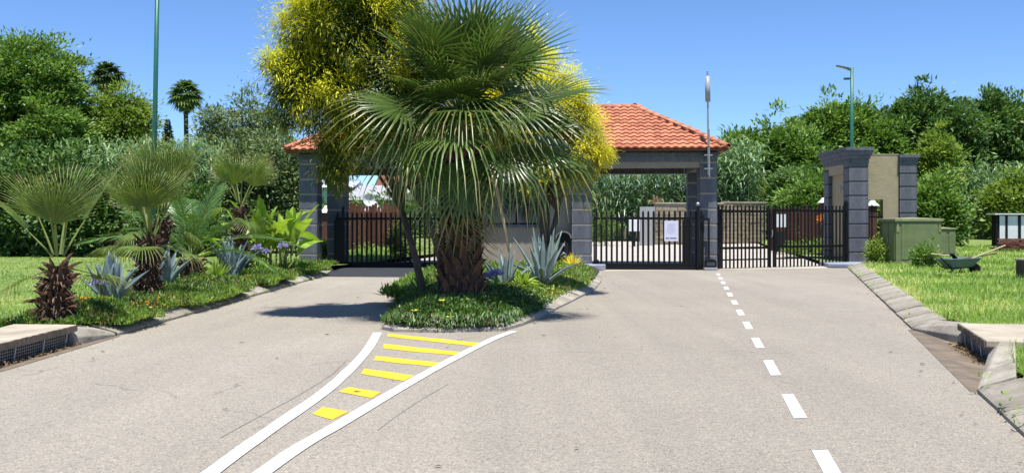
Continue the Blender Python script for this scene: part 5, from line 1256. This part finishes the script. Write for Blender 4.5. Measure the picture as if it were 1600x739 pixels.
blooms(BL, 520, hB, .032, M['fl_yellow'], 'yellow flowers in the bed along the left kerb', lambda x, y: vn(x,y,1.5) < .0)
blooms(BL, 300, hB, .03, M['fl_cream'], 'cream flowers in the bed along the left kerb', lambda x, y: vn(x+3,y,1.5) < .0)
cover([(-5.9,27.2),(-5.2,27.2),(-5.1,29.6),(-6.2,29.6)], 900, lambda x, y: .2+.05*vn(x,y,3), .10, .018, M['cover_l'], 'bright mound of ground cover before the slate corner column', .06)

# ---- grass
dry = lambda x, y: .55*np.exp(-np.maximum(x-kerbR(y)-.4,0)/.7)*(x > 0)*(y > 13)*np.clip(.6+.6*vn(x,y,1.7),0,1)
def grass(label, n, xf, y0, y1, h, keep, zf=lambda y: np.array([T(q) for q in y])+.10, hmul=1.0):
    y = y0*(y1/y0)**rng.uniform(0,1,n); a, b_ = xf(y); x = a + (b_-a)*rng.uniform(0,1,n); k = keep(x, y); x, y = x[k], y[k]; m = len(x)
    dist = y/10; hh = h*rng.uniform(.5,1.3,m)*(1+.35*vn(x,y,1.3)); az = rng.uniform(0,6.28,m); e = np.radians(rng.uniform(28,84,m)); D = np.stack([np.cos(az)*np.cos(e), np.sin(az)*np.cos(e), np.sin(e)],1)
    lv = Leaves(); lv.strip(np.stack([x,y,zf(y)],1), D, hh, .0085*np.maximum(dist,.7), np.clip(.45+.28*vn(x,y,.7)+.16*vn(x,y,3.3)+.22*np.clip(vn(x+5,y,1.1)-.35,0,1)*2+rng.normal(size=m)*.2 + dry(x,y),0,1), rng.uniform(.1,.7,m), 2, [1,.8,.05])
    return tag(put('grass', lv.mesh('grass', M['grass'])), label, 'grass', kind='stuff')
grass('tall sunlit grass on the right hand verge', 120000, lambda y: ((np.array([kerbR(q) for q in y])+.40), .56*y+.6), 6.2, 46, .17, lambda x, y: ~((y > 7.9) & (y < 12.9) & (x < kerbR(y)+ np.where((y>9.75)&(y<11.75),1.12,np.where((y>8.0)&(y<9.76),.30+.17*(y-8),.56)))) & ~((y > 31.3) & (x < 11.8)))
grass('short mown lawn behind the row of young palms', 90000, lambda y: (-.55*y-1, np.interp(y, [9,12,26,30,38], [-4.95,-5.0,-5.2,-5.6,-5.9])), 10, 38, .075, lambda x, y: ~((y > 9.2) & (y < 11.6) & (x > -5.85)))
grass('rough grass in the gardens behind the gates', 16000, lambda y: (np.where(y < 44, -6.3, 9.8), np.where(y < 44, -3.6, 12.5)), 33, 60, .22, lambda x, y: (x > np.array([float(drive_r(q)) for q in y])) | (x < np.array([float(drive_l(q)) for q in y])))
# creeping weeds at the kerb joints
weed = lambda: None
lv = Leaves(); pts = []
for yy in list(rng.uniform(3.5,7.9,22)) + list(rng.uniform(13,30,26)): pts += [(kerbR(yy) + rng.choice([.02,.40]) + rng.normal()*.02, yy + rng.normal()*.03, .05 if rng.random() < .5 else .14) for _ in range(12)]
for yy in rng.uniform(12.5,27,20): pts += [(float(kerbL(yy)) + rng.normal()*.02, yy + rng.normal()*.04, .03) for _ in range(10)]
pts = np.array(pts); n = len(pts); az = rng.uniform(0,6.28,n); D = np.stack([np.cos(az)*.7,np.sin(az)*.7,rng.uniform(.3,1,n)],1); lv.strip(pts, D, rng.uniform(.05,.14,n), .012, rng.uniform(0,1,n), .4, 2)
tag(put('kerb_weeds', lv.mesh('kerb_weeds', M['grass'])), 'small weeds sprouting along the kerb joints', 'weeds', kind='stuff')

# a few fallen leaves and grit on the road along the kerbs and the island
lv = Leaves(); n = 70; y = 5.5*(30/5.5)**rng.uniform(0,1,n); sd_e = rng.integers(0,4,n); e_ = np.abs(rng.normal(size=n))*.22+.03
xi = np.interp(y, [12.4,14.9,20.2,27.6], [-.1,.52,1.62,2.45]); x = np.where(sd_e == 0, kerbL(y)+e_, np.where(sd_e == 1, kerbR(y)-e_, np.where((sd_e == 2) & (y > 12.6), xi+e_, rng.uniform(-3.5,3.0,n))))
k = (x < kerbR(y)-.02) & ~((y > 12.3) & (x > -2.2) & (x < xi)); x, y = x[k], y[k]; n = len(x); az = rng.uniform(0,6.28,n)
lv.rhomb(np.stack([x,y,np.full(n,.012)],1), np.stack([np.cos(az),np.sin(az),np.full(n,.06)],1), rng.uniform(.03,.09,n), rng.uniform(.012,.03,n), rng.uniform(0,1,n), np.tile([0.1,0,1.0],(n,1)))
tag(put('fallen_leaves', lv.mesh('fallen_leaves', M['twig'])), 'scattered dry leaves lying on the road by the kerbs', 'leaf litter', kind='stuff')
